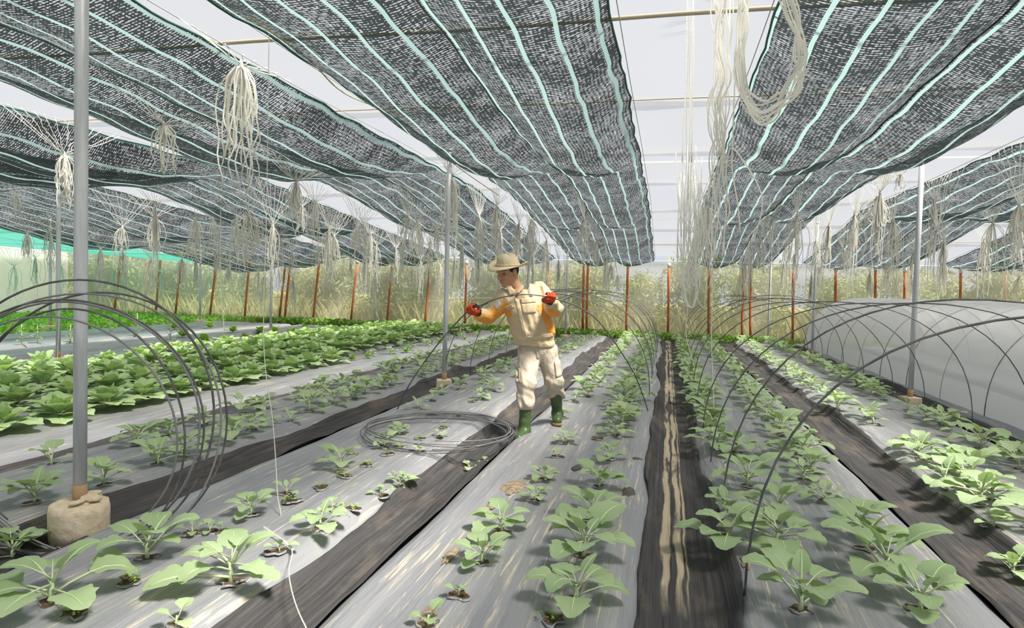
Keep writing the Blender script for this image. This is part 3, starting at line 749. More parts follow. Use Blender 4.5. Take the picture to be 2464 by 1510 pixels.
M['mud'] = mat('dried_mud', (.42, .33, .22), .9, .1, lambda nt, b, o: L(nt, ramp(nt, noise(nt, coords(nt), 25, 5), [(.35, (.20, .15, .10)), (.65, (.46, .37, .26))]), b.inputs['Base Color']))
M['wet'] = mat('wet_mud', (.09, .08, .065), .5, .3)
for px, py, rx, ry, m_ in ((1238, 1168, .10, .16, 'mud'), (1182, 1212, .035, .10, 'mud'), (1388, 1122, .04, .09, 'wet'), (1532, 1102, .045, .05, 'wet'), (1512, 1180, .05, .12, 'wet'), (1085, 1330, .03, .12, 'mud'), (905, 1212, .03, .10, 'mud'), (1290, 905, .04, .2, 'mud'), (1035, 1470, .03, .10, 'mud'), (1795, 1350, .03, .09, 'mud')):
    p = at_z(px, py, .106); b = MB(); n = 18; q = random.Random(px)
    ring = [Vector((rx*q.uniform(.55, 1.1)*math.cos(j*6.2832/n), ry*q.uniform(.6, 1.1)*math.sin(j*6.2832/n), 0)) for j in range(n)]
    b.add([Vector((0, 0, .006))] + [r*.6 + Vector((0, 0, .005)) for r in ring] + [r - Vector((0, 0, .004)) for r in ring], [(0, 1+j, 1+(j+1) % n) for j in range(n)] + [(1+j, 1+n+j, 1+n+(j+1) % n, 1+(j+1) % n) for j in range(n)])
    for i in range(len(FUR)-1):
        if FUR[i][0] < p.x < FUR[i+1][0]: o = b.build('mud_patch', M[m_], BEDS[i]); o.location = (p.x, p.y, gz(p.x) + .005)
# nearest plants, read off one by one: (pixel of the foot, size, kind)
HERO = [(125, 1452, 1.20, 's'), (555, 1402, 1.15, 's'), (355, 1345, 1.1, 's'), (770, 1272, .75, 's'), (605, 1240, .7, 's'), (672, 1328, .5, 'p'), (425, 1506, .55, 'p'), (505, 1282, .4, 'p'), (690, 1190, .55, 'p'),
        (962, 1158, .60, 's'), (915, 1186, .5, 'p'), (820, 1124, .85, 's'), (28, 1300, .95, 's'), (462, 1285, .5, 'p'), (1130, 1100, .6, 'p'), (925, 1075, .6, 's'), (1010, 1090, .5, 'p'), (1060, 1050, .55, 'p'), (960, 1045, .6, 's'), (800, 1225, .45, 'p'), (1165, 1085, .4, 'p'),
        (1160, 1355, .72, 's'), (1206, 1280, .85, 's'), (1104, 1434, .42, 'p'), (1386, 1448, 1.0, 's'), (1404, 1340, 1.2, 's'), (1425, 1252, 1.05, 's'), (1442, 1172, .85, 's'), (1312, 1155, .6, 's'), (1288, 1205, .5, 's'), (1470, 1105, .75, 's'), (1362, 1066, .6, 's'),
        (1030, 1506, .6, 'p'), (1340, 1100, .42, 'p'), (1352, 1005, .6, 's'), (1480, 1050, .8, 's'),
        (1752, 1305, 1.1, 's'), (1925, 1470, 1.1, 's'), (2132, 1392, 1.25, 's'), (1870, 1318, 1.1, 's'), (1872, 1240, 1.0, 's'), (2066, 1275, .95, 's'), (1798, 1170, 1.1, 's'), (1932, 1155, .7, 's'), (2085, 1322, 1.0, 's'), (1985, 1205, .6, 's'), (2215, 1470, .9, 's'), (1772, 1090, 1.0, 's'), (1890, 1100, .8, 's'), (1745, 1240, .8, 's'),
        (2360, 1215, 1.15, 's'), (2272, 1170, 1.0, 's'), (2210, 1105, 1.05, 's'), (2390, 1260, .6, 'p'), (2440, 1340, .7, 's'), (2340, 1140, 1.0, 's'), (2450, 1130, 1.0, 's')]
ROWS = {}   # (bed index, row) -> list of (x, y, size, kind)
ROWX = {8: (-2.45, -1.95), 9: (-.92, -.38), 10: (.42, 1.05), 11: (1.98, 2.68), 7: (-3.82, -3.30), 12: (4.0, 4.4)}
def bed_of(x):
    for i in range(len(FUR)-1):
        if FUR[i][0] < x <= FUR[i+1][0]: return i
    return 0
def add_row(bi, x, y, size, kind):
    xs = ROWX[bi]; r = 0 if abs(x - xs[0]) < abs(x - xs[1]) else 1
    ROWS.setdefault((bi, r), []).append((x, y, size, kind))
for px, py, s, k in HERO:
    p = at_z(px, py, .10); bb = bed_of(p.x); add_row(bb, p.x, p.y, s*(1.15 if bb >= 10 else 1.05), k)
pq = random.Random(21)
def auto_row(bi, r, y0, y1, step, smin, smax, skip=.05, sp=.12, jit=.07):
    y = y0
    while y < y1:
        if pq.random() > skip:
            x = ROWX[bi][r] + pq.uniform(-jit, jit)
            add_row(bi, x, y + pq.uniform(-.08, .08), pq.uniform(smin, smax), 'p' if pq.random() < sp else 's')
        y += step*pq.uniform(.8, 1.25)
auto_row(8, 0, 6.3, 18.8, .46, .7, 1.1, .06, .25); auto_row(8, 1, 7.2, 18.8, .46, .65, 1.0, .08, .25)
auto_row(9, 0, 7.0, 18.8, .42, .85, 1.1, .08); auto_row(9, 1, 6.1, 18.8, .38, 1.0, 1.3, .03)
auto_row(10, 0, 5.6, 18.9, .36, 1.05, 1.35, .02); auto_row(10, 1, 5.1, 18.9, .38, .95, 1.3, .04)
auto_row(11, 0, 4.2, 18.8, .40, .85, 1.15, .06, .15, .1); auto_row(11, 1, 6.0, 18.8, .36, 1.0, 1.3, .04)
auto_row(7, 0, 3.6, 18.9, .42, .85, 1.15, .06); auto_row(7, 1, 2.9, 18.9, .40, .85, 1.2, .08)
BEDPH = {7: 'bed in front of the cabbages', 8: 'sparse bed left of worker', 9: 'bed left of centre furrow', 10: 'bed right of centre furrow', 11: 'bed beside the tunnel', 12: 'bed'}
allp = []
for (bi, r), lst in ROWS.items():
    lst.sort(key=lambda t: t[1])
    for n_, t in enumerate(lst): allp.append((t[1] + abs(t[0])*.25, bi, r, n_, t))
allp.sort(key=lambda t: t[0])
far = MB(); far_m = None; NIND = 300
for idx, (_, bi, r, n_, (x, y, s, k)) in enumerate(allp):
    kind = 'seedling' if k == 's' else 'sprout'
    if y < 11: put_hole(x, y, .8 + .4*pq.random())
    rz = pq.uniform(0, 6.28); pi = pq.randrange(7)
    if idx < NIND:
        row = 'left row' if r == 0 else 'right row'
        size_w = 'tiny ' if s < .5 else ('big ' if s > 1.12 else '')
        lab = '%sbrassica seedling, %s from front, %s, %s' % (size_w, ORD[min(n_, 48)], row, BEDPH[bi])
        put_plant(kind, 'brassica_seedling', x, y, s, rz, pi, lab, 'seedling', 'brassica seedlings in rows', idx < 170)
    else:
        me = PROTO[kind][pi % len(PROTO[kind])][1]; mtx = Matrix.Translation((x, y, gz(x))) @ Matrix.Rotation(rz, 4, 'Z') @ Matrix.Scale(s, 4); o0 = len(far.v)
        far.v.extend([tuple(mtx @ v.co) for v in me.vertices]); far.f.extend([tuple(i + o0 for i in p.vertices) for p in me.polygons]); far.m.extend([p.material_index for p in me.polygons])
if far.v: tag(far.build('far_seedlings', [M['leaf'], M['rib']]), 'far green brassica seedlings filling the bed ends by the back wall', 'seedlings', kind='stuff')
# empty holes with weeds in the sparse beds
WEED = [(310, 1398), (180, 1475), (545, 1282), (845, 1222), (775, 1172), (700, 1205), (830, 1145), (880, 1118), (935, 1092), (1015, 1055), (1070, 1028), (1040, 995), (1110, 1000), (1330, 1490), (1440, 1055), (1140, 965), (960, 1075), (2190, 1160), (2290, 1220), (2370, 1275), (2245, 1195), (2305, 1232)]
WM = []
for s in range(3):
    q = random.Random(90 + s); b = MB()
    for j in range(34):
        a = q.uniform(0, 6.28); rr = .045*math.sqrt(q.random()); p = Vector((rr*math.cos(a)*1.3, rr*math.sin(a), 0)); h = q.uniform(.008, .03); d = Vector((math.cos(a*3), math.sin(a*3), .4))*q.uniform(.008, .018); sd = Vector((-d.y, d.x, 0))*.45
        t = p + Vector((0, 0, h)); b.add([t, t + d*.5 + sd, t + d, t + d*.5 - sd], [(0, 1, 2, 3)])
    WM.append(b.mesh('weed_tuft', M['lime'] if s else M['weed'], False))
WEED[:17] = sorted(WEED[:17], key=lambda t: -t[1])
for j, (px, py) in enumerate(WEED):
    p = at_z(px, py, .105); put_hole(p.x, p.y, 1.15)
    if j < 17:
        o = link('weed_tuft', WM[j % 3]); o.location = (p.x, p.y, gz(p.x) + .004); o.rotation_euler = (0, 0, j)

        tag(o, 'tiny yellow-green weed tuft in a mulch hole, %s from the camera' % ORD[j], 'weed', 'weed tufts in empty holes')
# cabbages
CROW = [(-5.12, 3.3, 9.6, 'front cabbage row'), (-5.85, 3.6, 19, 'second cabbage row'), (-6.5, 4.0, 19, 'third cabbage row'), (-7.2, 4.5, 19, 'fourth cabbage row'), (-7.85, 5.0, 19, 'rear cabbage row')]
for x0, ya, yb, nm in CROW:
    y = ya; n_ = 0
    while y < yb:
        x = x0 + pq.uniform(-.06, .06); s = pq.uniform(.98, 1.3)
        put_plant('cabbage', 'cabbage_plant', x, y, s, pq.uniform(0, 6.28), pq.randrange(5), 'leafy green cabbage plant, %s from the left in the %s' % (ORD[n_], nm), 'cabbage', 'cabbages in rows', y < 9 and abs(x) < 7.5)
        y += pq.uniform(.40, .54); n_ += 1
# small lettuces past the front cabbages and lime lettuces on the bare beds
n_ = 0; y = 10.0
while y < 18.8:
    put_plant('lettuce' if pq.random() < .5 else 'seedling', 'lettuce_plant', -4.9 + pq.uniform(-.25, .25), y, pq.uniform(.6, .9), pq.uniform(0, 6), 1, 'small pale leafy plant beyond the front cabbages, %s from the near end' % ORD[n_], 'lettuce', 'small plants beyond the front cabbages', False); y += .40; n_ += 1
LET = [(440, 812), (492, 815), (540, 810), (590, 805), (625, 800), (660, 803), (700, 806), (735, 798), (560, 800), (760, 806), (420, 792), (505, 790)]
for j, (px, py) in enumerate(LET):
    p = at_z(px, py, .1); put_plant('lettuce', 'lettuce_plant', p.x, p.y, pq.uniform(1.1, 1.7), j, j, 'lime green leafy plant on the bare beds behind the cabbages, %s listed from left' % ORD[sorted(LET).index((px, py))] if False else 'lime green leafy plant on the bare beds, %s from the left' % ORD[sorted(LET).index((px, py))], 'leafy plant', 'lime plants on the bare beds', False)
PEP = [(52, 830), (90, 826), (170, 822), (265, 806), (330, 808), (410, 818), (30, 800)]
PL = [leaf_mesh('leaf', .12, .045, .03, e, .9, M['weed'], 80 + s, .05, 6, 4) for s, e in enumerate((.2, .6))]
def pep_recipe(seed):
    q = random.Random(seed); a = 0; out = []
    for j in range(16): out.append((PL[j % 2], a, .06 + .025*j, 1.1 - .03*j)); a += 2.4
    return out
PROTO['pepper'] = [make_proto(pep_recipe(1), False), make_proto(pep_recipe(2), False)]
PST = stem_mesh('stem', .46, .008, M['rib'])
for j, (px, py) in enumerate(PEP):
    p = at_z(px, py, .1); o = put_plant('pepper', 'upright_seedling', p.x, p.y, pq.uniform(.8, 1.1), j*1.3, j, 'thin upright dark green seedling on the far left bare beds, %s from the left' % ORD[sorted(PEP).index((px, py))], 'seedling', 'upright seedlings on bare beds', False)
    link('stem', PST, o)

# ------------------------------------------------------------------ hanging string bundles
def strand_path(q, ln, spread, loop=False):
    a = q.uniform(0, 6.28); out = q.uniform(.25, 1.0)*spread; dx, dy = math.cos(a)*out, math.sin(a)*out
    n = 11; f1, f2, p1, p2 = q.uniform(4, 9), q.uniform(8, 16), q.uniform(0, 6), q.uniform(0, 6); amp = spread*.10
    pts = []
    if loop:
        l = ln*q.uniform(.35, .75); a2 = a + q.uniform(.5, 1.6); ex, ey = math.cos(a2)*out*.6, math.sin(a2)*out*.6
        for j in range(17):
            t = j/16; s = math.sin(math.pi*t)
            pts.append(Vector((dx*(s**.6)*(1-t) + ex*(s**.6)*t + amp*math.sin(f1*t+p1)*s, dy*(s**.6)*(1-t) + ey*(s**.6)*t + amp*math.cos(f2*t+p2)*s, .03*math.sin(math.pi*t*.5) - l*s**1.1)))
    else:
        l = ln*q.uniform(.55, 1.05)
        for j in range(n + 1):
            t = j/n; s = min(1, t*5)
            pts.append(Vector((dx*s + amp*math.sin(f1*t+p1)*t*2, dy*s + amp*math.sin(f2*t+p2)*t*2, .035*math.sin(min(1, t*5)*math.pi) - l*t)))
    return pts
def fan_path(q, knot_z, dy, dx, wav):
    pts = [Vector((0, 0, .02))]; n = 6 if wav else 4
    e = Vector((dx, dy, knot_z)); s = q.uniform(.008, .03) if wav else .003
    for j in range(1, n + 1):
        t = j/n; p = e*t; pts.append(p + Vector((q.uniform(-s, s), q.uniform(-s, s)*1.5, 0)) if j < n else p)
    return pts
def string_bundle(pos, xw, label, ln, spread, nst, nfan, fanw, seed, parts, group, r=.0042, wavy=True, loops=.5):
    q = random.Random(seed); root = empty('string_bundle', pos); tag(root, label, 'string bundle', group)
    wr_ = snap(xw)
    fans = [fan_path(q, wire_z(wr_, pos.y + d) - pos.z, d, wr_[0] - pos.x, wavy and q.random() < .6) for d in [fanw*(2*(j + q.uniform(.2, .8))/max(1, nfan) - 1) for j in range(nfan)]]
    strs = [strand_path(q, ln, spread, q.random() < loops) for _ in range(nst)]
    if parts:
        for p in fans: b = MB(); b.tube(p, r*.8, 4); b.build('fan_string', M['string_w'], root)
        for p in strs: b = MB(); b.tube(p, r, 5); b.build('strand', M['string'], root)
    else:
        b = MB(); [b.tube(p, r*.8, 3, cap=False) for p in fans]
        if fans: b.build('fan_strings', M['string_w'], root)
        b = MB(); [b.tube(p, r, 3, cap=False) for p in strs]; b.build('strands', M['string'], root)
    b = MB(); b.lathe([(.004, .05), (.014, .03), (.022, .005), (.018, -.015), (.008, -.03)], 8, wob=.12, seed=seed); b.build('knot', M['string'], root)
    return root
# the big ones: (knot pixel, wire x, tassel length, spread, strands, fan count, fan half width, label)
BH = [(580, 128, -3.28, 1.0, .13, 30, 9, .8, 'largest cream string tassel, hanging top left of the worker strip'),
      (394, 305, -4.6, .42, .08, 16, 9, .9, 'string bundle with a tall fan, right of the near post top'),
      (155, 375, -6.6, .62, .10, 30, 12, .9, 'thick string tassel hanging left of the near post'),
      (37, 472, -9.2, .45, .11, 10, 8, .8, 'looped string bundle at the left edge, above the teal net'),
      (713, 440, -4.6, .70, .11, 22, 12, 1.1, 'string bundle with a wide fan between near post and worker'),
      (1085, 425, -2.95, 1.0, .17, 30, 12, 1.0, 'string tassel tied round the post left of the worker'),
      (600, 520, -5.9, .7, .20, 34, 8, .7, 'dense string tangle left of centre, behind the largest tassel'),
      (1005, 540, -4.6, .9, .22, 26, 11, 1.0, 'string bundle with long loops left of the worker post'),
      (1278, 525, -2.9, 1.0, .14, 24, 12, 1.0, 'string tassel hanging above the worker hat'),
      (295, 548, -9.8, .75, .13, 16, 9, .9, 'string bundle with narrow knot, first right of the near post'),
      (370, 525, -9.8, .9, .16, 22, 10, .8, 'frayed string bundle, second right of the near post'),
      (470, 530, -9.3, 1.0, .16, 24, 10, 1.0, 'long string bundle, third right of the near post'),
      (532, 600, -12.9, .8, .13, 14, 9, 1.0, 'string bundle with white knot in front of the black net'),
      (657, 545, -6.7, .9, .10, 22, 10, .9, 'string bundle tied to the pipe post behind the cabbages'),
      (805, 570, -6.7, .9, .16, 20, 11, 1.0, 'string bundle left of centre with two fans of cord'),
      (860, 548, -5.9, .7, .16, 18, 9, .8, 'drooping string bundle left of the worker post'),
      (906, 592, -6.7, .9, .12, 18, 11, 1.0, 'string bundle over the far pipe post by the back wall'),
      (2110, 478, 2.95, .62, .19, 22, 10, .9, 'looped string bundle right of the central gap'),
      (2168, 425, 2.95, .25, .06, 10, 9, .9, 'string fan with short tassel near the dark tunnel post'),
      (2255, 555, 3.65, .5, .10, 12, 10, .9, 'string bundle right of the dark tunnel post'),
      (2452, 500, 3.65, .75, .12, 18, 10, .8, 'string bundle at the right edge of the view'),
      (1970, 605, 3.0, .5, .10, 14, 10, .9, 'string bundle above the plastic tunnel far end'),
      (1902, 560, 2.95, .8, .14, 16, 8, .8, 'string bundle above the second tunnel post')]
for k, (px, py, xw, ln, spd, ns_, nf, fw, lab) in enumerate(BH):
    xw = snap(xw)[0]; p = at_x(px, py, xw); p.z = min(p.z, wire_z(snap(xw), p.y) - .10)
    string_bundle(p, xw, lab, ln, spd*1.35, ns_, nf, fw, 300 + k, k in (0, 1, 2, 4, 5, 7), 'string bundles hanging from the roof wires', r=.0056, loops=.15 if k == 0 else (.75 if k in (3, 17) else .45))
# the rest hang along the same wires
WL = [(-2.95, 'worker strip left wire'), (-3.2, 'second strip right wire'), (-4.6, 'second strip middle wire'), (-5.9, 'second strip left wire'), (-6.7, 'third strip right wire'), (-8.0, 'third strip middle wire'), (-9.4, 'third strip left wire'), (-11.4, 'fourth strip middle wire'), (-12.9, 'fourth strip left wire'), (-15.5, 'teal net wire'), (-18, 'far left wire'),
      (-1.6, 'worker strip middle wire'), (.55, 'central gap right wire'), (1.75, 'first right strip middle wire'), (2.95, 'first right strip outer wire'), (3.7, 'second right strip inner wire'), (5.1, 'second right strip middle wire'), (6.4, 'second right strip outer wire'), (8.5, 'third right strip wire')]
bq = random.Random(77)
for x, nm in WL:
    y = (10.2 if x < 0 else 10.0) + bq.uniform(0, 1.2); n_ = 0; x = snap(x)[0]
    while y < 19.9:
        z = wire_z(snap(x), y) - bq.uniform(.25, .55)
        string_bundle(Vector((x + bq.uniform(-.1, .1), y, z)), x, 'small string bundle on the %s, %s from the front' % (nm, ORD[n_]), bq.uniform(.6, 1.35), bq.uniform(.08, .22), bq.randrange(12, 20), bq.randrange(8, 13), bq.uniform(.5, .95), int(1000 + x*50 + y*7), False, 'string bundles hanging from the roof wires', r=.0058, wavy=False, loops=.5)
        y += bq.uniform(1.25, 2.0); n_ += 1
# the great cluster hanging at the top right of the central gap
def free_string(name, pts, r, lab, m=None, root=None, n=6):
    b = MB(); b.tube(catmull(pts, n), r, 5); o = b.build(name, m or M['string'], root)
    if root is None: tag(o, lab, 'string')
    return o
gq = random.Random(5)
P0 = at_d(1880, -60, 3.6); root = empty('string_cluster', P0); tag(root, 'great loose cluster of looping cream strings at top right of the gap', 'string cluster')
for k in range(14):
    dd = 3.6 + gq.uniform(-.1, .1); rx = gq.uniform(55, 85); x0 = 1862 + gq.uniform(-10, 10); bt = 300 - gq.uniform(0, 60)
    pl = [(1870 + gq.uniform(-20, 20), -60), (1905 + gq.uniform(-15, 20), 40 + gq.uniform(-20, 20)), (1925 + gq.uniform(-18, 18), 130), (1905 + gq.uniform(-25, 25), 215), (1868 + gq.uniform(-12, 12), bt - 20), (1828 + gq.uniform(-12, 12), bt), (1790 + gq.uniform(-8, 14), bt - 45), (1778 + gq.uniform(-14, 14), bt - 130), (1786 + gq.uniform(-16, 16), 60), (1800 + gq.uniform(-30, 30), -60)]
    free_string('loop', [at_d(x, y, dd) - P0 for x, y in pl], .0048, None, None, root)
P0 = at_d(1725, -60, 4.0); root = empty('string_cluster', P0); tag(root, 'long cluster of cream strings hanging down the central gap to the seedlings', 'string cluster')
for k in range(17):
    dd = 4.0 + gq.uniform(-.25, .25); e = gq.choice((420, 560, 600, 640, 660, 760)); x = 1722 + gq.uniform(-8, 22); pl = []
    y = -60
    while y < e:
        pl.append((x + gq.uniform(-13, 13) + (8 if y < 200 else 0), y)); y += 62
    free_string('strand', [at_d(a, b_, dd) - P0 for a, b_ in pl], .0040, None, None, root, 5)
P0 = at_d(1662, -60, 4.6); root = empty('string_cluster', P0); tag(root, 'thin straight white strings left of the long cluster in the gap', 'string cluster')
for k in range(9):
    dd = 4.6 + gq.uniform(-.2, .2); e = gq.choice((380, 430, 520, 600)); x = 1660 + gq.uniform(-6, 12)
    free_string('strand', [at_d(x + gq.uniform(-2, 2) - (y+60)*.015*(k % 3), y, dd) - P0 for y in range(-60, e, 90)], .0030, None, M['string_w'], root, 3)
P0 = at_d(1655, 430, 7.0); root = empty('string_cluster', P0); tag(root, 'bushy tangle of white strings low in the central gap', 'string cluster')
for k in range(34):
    dd = 7.0 + gq.uniform(-.5, .5); x = 1658 + gq.uniform(-28, 34); e = gq.choice((560, 620, 660, 700, 740)); y0 = gq.uniform(350, 470)
    if gq.random() < .45: pl = [(x, y0), (x + gq.uniform(-6, 6), e - 60), (x + gq.uniform(8, 22), e), (x + gq.uniform(22, 40), e - 50), (x + gq.uniform(15, 40), e - 120)]
    else: pl = [(x + gq.uniform(-9, 9), y0 + (e - y0)*t/5) for t in range(6)]
    free_string('strand', [at_d(a, b_, dd) - P0 for a, b_ in pl], .0042, None, M['string_w'] if k % 2 else None, root, 5)
LOOSE = [([(1740, 440), (1755, 360), (1780, 375), (1830, 460), (1828, 530), (1800, 570), (1795, 580)], 4.0, 'single curved string looping right of the long cluster'),
         ([(1762, 360), (1765, 430), (1775, 490), (1781, 560)], 4.0, 'single straight string right of the long cluster'),
         ([(1640, 700), (1655, 740), (1650, 800), (1665, 860), (1680, 920)], 9.0, 'white looped cord hanging over the far centre seedlings'),
         ([(1712, 560), (1714, 700), (1712, 820), (1716, 920), (1718, 985)], 6.3, 'yellowish cord hanging to the seedlings right of the furrow')]
def to_roof(p): return Vector((p.x, p.y, zroof(p.x, p.y) + .02))
for pl, d, lab in LOOSE:
    pp = [at_d(x, y, d) for x, y in pl]; free_string('loose_string', [to_roof(pp[0])] + pp, .0042, lab)
pts = [(640, 560, 4.6), (636, 690, 4.5), (634, 800, 4.4), (640, 900, 4.2), (655, 1000, 4.0), (663, 1100, 3.8), (668, 1190, 3.65), (676, 1240, 3.55), (666, 1282, 3.45)]
g0 = [at_d(*p) for p in pts]; g1 = [at_z(x, y, .118) for x, y in [(680, 1300), (703, 1325), (695, 1370), (702, 1420), (718, 1470), (742, 1520)]]
free_string('loose_string', [to_roof(at_d(642, 470, 4.7)), at_d(642, 470, 4.7)] + g0 + g1, .0027, 'long cream string hanging from the roof onto the front left mulch')
free_string('string_scrap', [at_z(634, 1266, .135), at_z(660, 1284, .12), at_z(690, 1305, .115), at_z(706, 1322, .118)], .0045, 'short frayed cord end lying by the long string on mulch')
for k, (a, b_, d) in enumerate([([(530, 640), (533, 720), (540, 795)], 0, 12.5), ([(1095, 700), (1110, 760), (1107, 800)], 0, 11.5), ([(140, 560), (143, 740), (137, 880)], 0, 9.9)]):
    pp = [at_d(x, y, d) for x, y in a]; free_string('loose_string', [to_roof(pp[0])] + pp, .007, ['cream cord hanging straight over the bare left beds', 'cream cord hanging left of the worker hand', 'cream cord hanging beside the cabbage pipe post'][k])
# ------------------------------------------------------------------ the worker
def surface_nets(F, org, h):
    """closed quad surface of F < 0 on a regular grid"""
    nx, ny, nz = F.shape; ins = F < 0
    cs = np.zeros((nx-1, ny-1, nz-1, 3)); cn = np.zeros((nx-1, ny-1, nz-1))
    cor = [(i, j, k) for i in (0, 1) for j in (0, 1) for k in (0, 1)]
    sl = lambda c: F[c[0]:nx-1+c[0], c[1]:ny-1+c[1], c[2]:nz-1+c[2]]
    for a in cor:
        for ax in range(3):
            if a[ax] == 0:
                b = list(a); b[ax] = 1
                fa, fb = sl(a), sl(b); cr = (fa < 0) != (fb < 0)
                t = np.where(cr, fa/np.where(cr, fa - fb, 1), 0)
                for d in range(3):
                    cs[..., d] += np.where(cr, a[d] + (t if d == ax else 0), 0)
                cn += cr
    act = cn > 0; idx = -np.ones(act.shape, int); idx[act] = np.arange(act.sum())
    ijk = np.argwhere(act); v = (ijk + cs[act]/cn[act][:, None])*h + np.array(org)
    faces = []
    for ax in range(3):
        o1, o2 = [(1, 2), (2, 0), (0, 1)][ax]
        s0 = [slice(None)]*3; s1 = [slice(None)]*3; s0[ax] = slice(0, -1); s1[ax] = slice(1, None)
        cr = ins[tuple(s0)] != ins[tuple(s1)]
        e = np.argwhere(cr); e = e[(e[:, o1] > 0) & (e[:, o2] > 0) & (e[:, o1] < F.shape[o1]-1) & (e[:, o2] < F.shape[o2]-1)]
        c = []
        for d1, d2 in ((-1, -1), (0, -1), (0, 0), (-1, 0)):
            q = e.copy(); q[:, o1] += d1; q[:, o2] += d2; c.append(idx[q[:, 0], q[:, 1], q[:, 2]])
        c = np.stack(c, 1); inn = ins[e[:, 0], e[:, 1], e[:, 2]]; c[~inn] = c[~inn][:, ::-1]
        faces.extend(map(tuple, c.tolist()))
    return v, faces
def smin(a, b, k):
    h = np.clip(.5 + .5*(b - a)/k, 0, 1); return b*(1-h) + a*h - k*h*(1-h)
def rcone(P, a, b, ra, rb, fy=1.0):
    S = np.array([1, 1/fy, 1]); a = np.array(a)*S; b = np.array(b)*S; Q = P*S; ab = b - a
    t = np.clip(((Q - a) @ ab)/max(1e-9, ab @ ab), 0, 1)
    return (np.linalg.norm(Q - a - t[..., None]*ab, axis=-1) - (ra + (rb - ra)*t))
def ellip(P, c, r, B=None):
    d = P - np.array(c)
    if B is not None: d = d @ B
    r = np.array(r); k = np.linalg.norm(d/r, axis=-1); return (k - 1)*r.min()
def sdf_mesh(name, fn, lo, hi, h, mats, parent=None, matfn=None, relax=1, dec=None):
    lo = np.array(lo) - 2*h; n = np.ceil((np.array(hi) - lo)/h).astype(int) + 3
    g = np.stack(np.meshgrid(*[lo[d] + h*np.arange(n[d]) for d in range(3)], indexing='ij'), -1)
    v, f = surface_nets(fn(g), lo, h)
    me = bpy.data.meshes.new(name); me.from_pydata(v.tolist(), [], f)
    for m in (mats if isinstance(mats, (list, tuple)) else [mats]): me.materials.append(m)
    bm = bmesh.new(); bm.from_mesh(me)
    for _ in range(relax): bmesh.ops.smooth_vert(bm, verts=bm.verts, factor=.5, use_axis_x=True, use_axis_y=True, use_axis_z=True)
    bmesh.ops.recalc_face_normals(bm, faces=bm.faces)
    if matfn:
        for fc in bm.faces: fc.material_index = matfn(fc.calc_center_median(), fc.normal)
    for fc in bm.faces: fc.smooth = True
    bm.to_mesh(me); bm.free(); me.update()
    o = link(name, me, parent); return o
ORG = at_d(1285, 900, 6.05); ORG.z = 0
BAS = Matrix((right, fwd, Vector((0, 0, 1)))).transposed()     # local x right, y away, z up
BINV = BAS.inverted()
def J(px, py, d): return np.array(BINV @ (at_d(px, py, d) - ORG))
def depth_of(p): return (RC.inverted() @ (p - CP)).z * -1
def fabric(col, col2, sc=26):
    def f(nt, b, o):
        n = noise(nt, coords(nt), sc, 4); n2 = noise(nt, coords(nt, (1, 1, .55)), 11, 3, .5, 1.8)
        L(nt, mixc(nt, n, col, col2), b.inputs['Base Color']); bump(nt, b, n2, .5, .028)
    return f
M['khaki'] = mat('khaki_jacket', (.6, .45, .27), .85, .15, fabric((.60, .47, .29), (.70, .57, .38)))
M['orange'] = mat('orange_jacket_panel', (.85, .33, .06), .8, .15, fabric((.82, .34, .06), (.92, .44, .12)))
M['trouser'] = mat('beige_trousers', (.62, .54, .44), .88, .12, fabric((.50, .42, .33), (.62, .54, .44)))
M['boot'] = mat('green_rubber_boot', (.07, .13, .035), .4, .5, fabric((.040, .075, .022), (.075, .125, .042), 8))
M['sole'] = mat('tan_boot_sole', (.34, .22, .10), .8)
M['skin'] = mat('skin', (.50, .27, .16), .55, .35, fabric((.50, .265, .155), (.58, .33, .20), 12))
M['hair'] = mat('black_hair', (.015, .012, .010), .6)
M['glove'] = mat('red_work_glove', (.58, .055, .022), .75, .2, fabric((.50, .045, .02), (.66, .09, .035), 30))
M['glove_d'] = mat('dark_glove_palm', (.055, .035, .03), .8)
M['straw'] = mat('straw_hat', (.60, .50, .32), .85, .12, fabric((.54, .45, .28), (.68, .58, .40), 22))
M['reflect'] = mat('grey_reflective_tape', (.52, .50, .46), .5, .4)
M['dark'] = mat('dark_eye', (.02, .015, .012), .3)
M['lip'] = mat('lip', (.42, .18, .13), .6)

dR = depth_of(at_z(1260, 1056, .03)); dL = depth_of(at_z(1340, 1016, .10))
hipR, kneR, shinR, ankR = J(1271, 850, 6.03), J(1267, 922, 5.86), J(1263, 985, dR + .02), J(1262, 1040, dR + .01)
hipL, kneL, shinL, ankL = J(1316, 848, 6.06), J(1334, 918, 6.03), J(1339, 968, dL - .02), J(1341, 1000, dL + .03)
pel, wai, che, upc = J(1291, 835, 6.05), J(1281, 795, 6.02), J(1264, 742, 5.99), J(1255, 713, 5.98)
shR, elR, wrR = J(1216, 716, 5.95), J(1176, 760, 5.98), J(1152, 757, 5.80)
shL, elL, wrL = J(1299, 699, 6.05), J(1333, 741, 5.90), J(1328, 729, 5.72)
neck = J(1243, 700, 5.99); HC = J(1222, 657, 5.93)
HF = np.array([-.66, -.70, -.27]); HF /= np.linalg.norm(HF)
HU = np.array([-.16, -.14, 1.0]); HU -= HF*(HU @ HF); HU /= np.linalg.norm(HU); HS = np.cross(HU, HF)   # HS: image-left to right side of face
HB = np.stack([HF, HS, HU], 1)
def H(f, s, u): return HC + HF*f + HS*s + HU*u
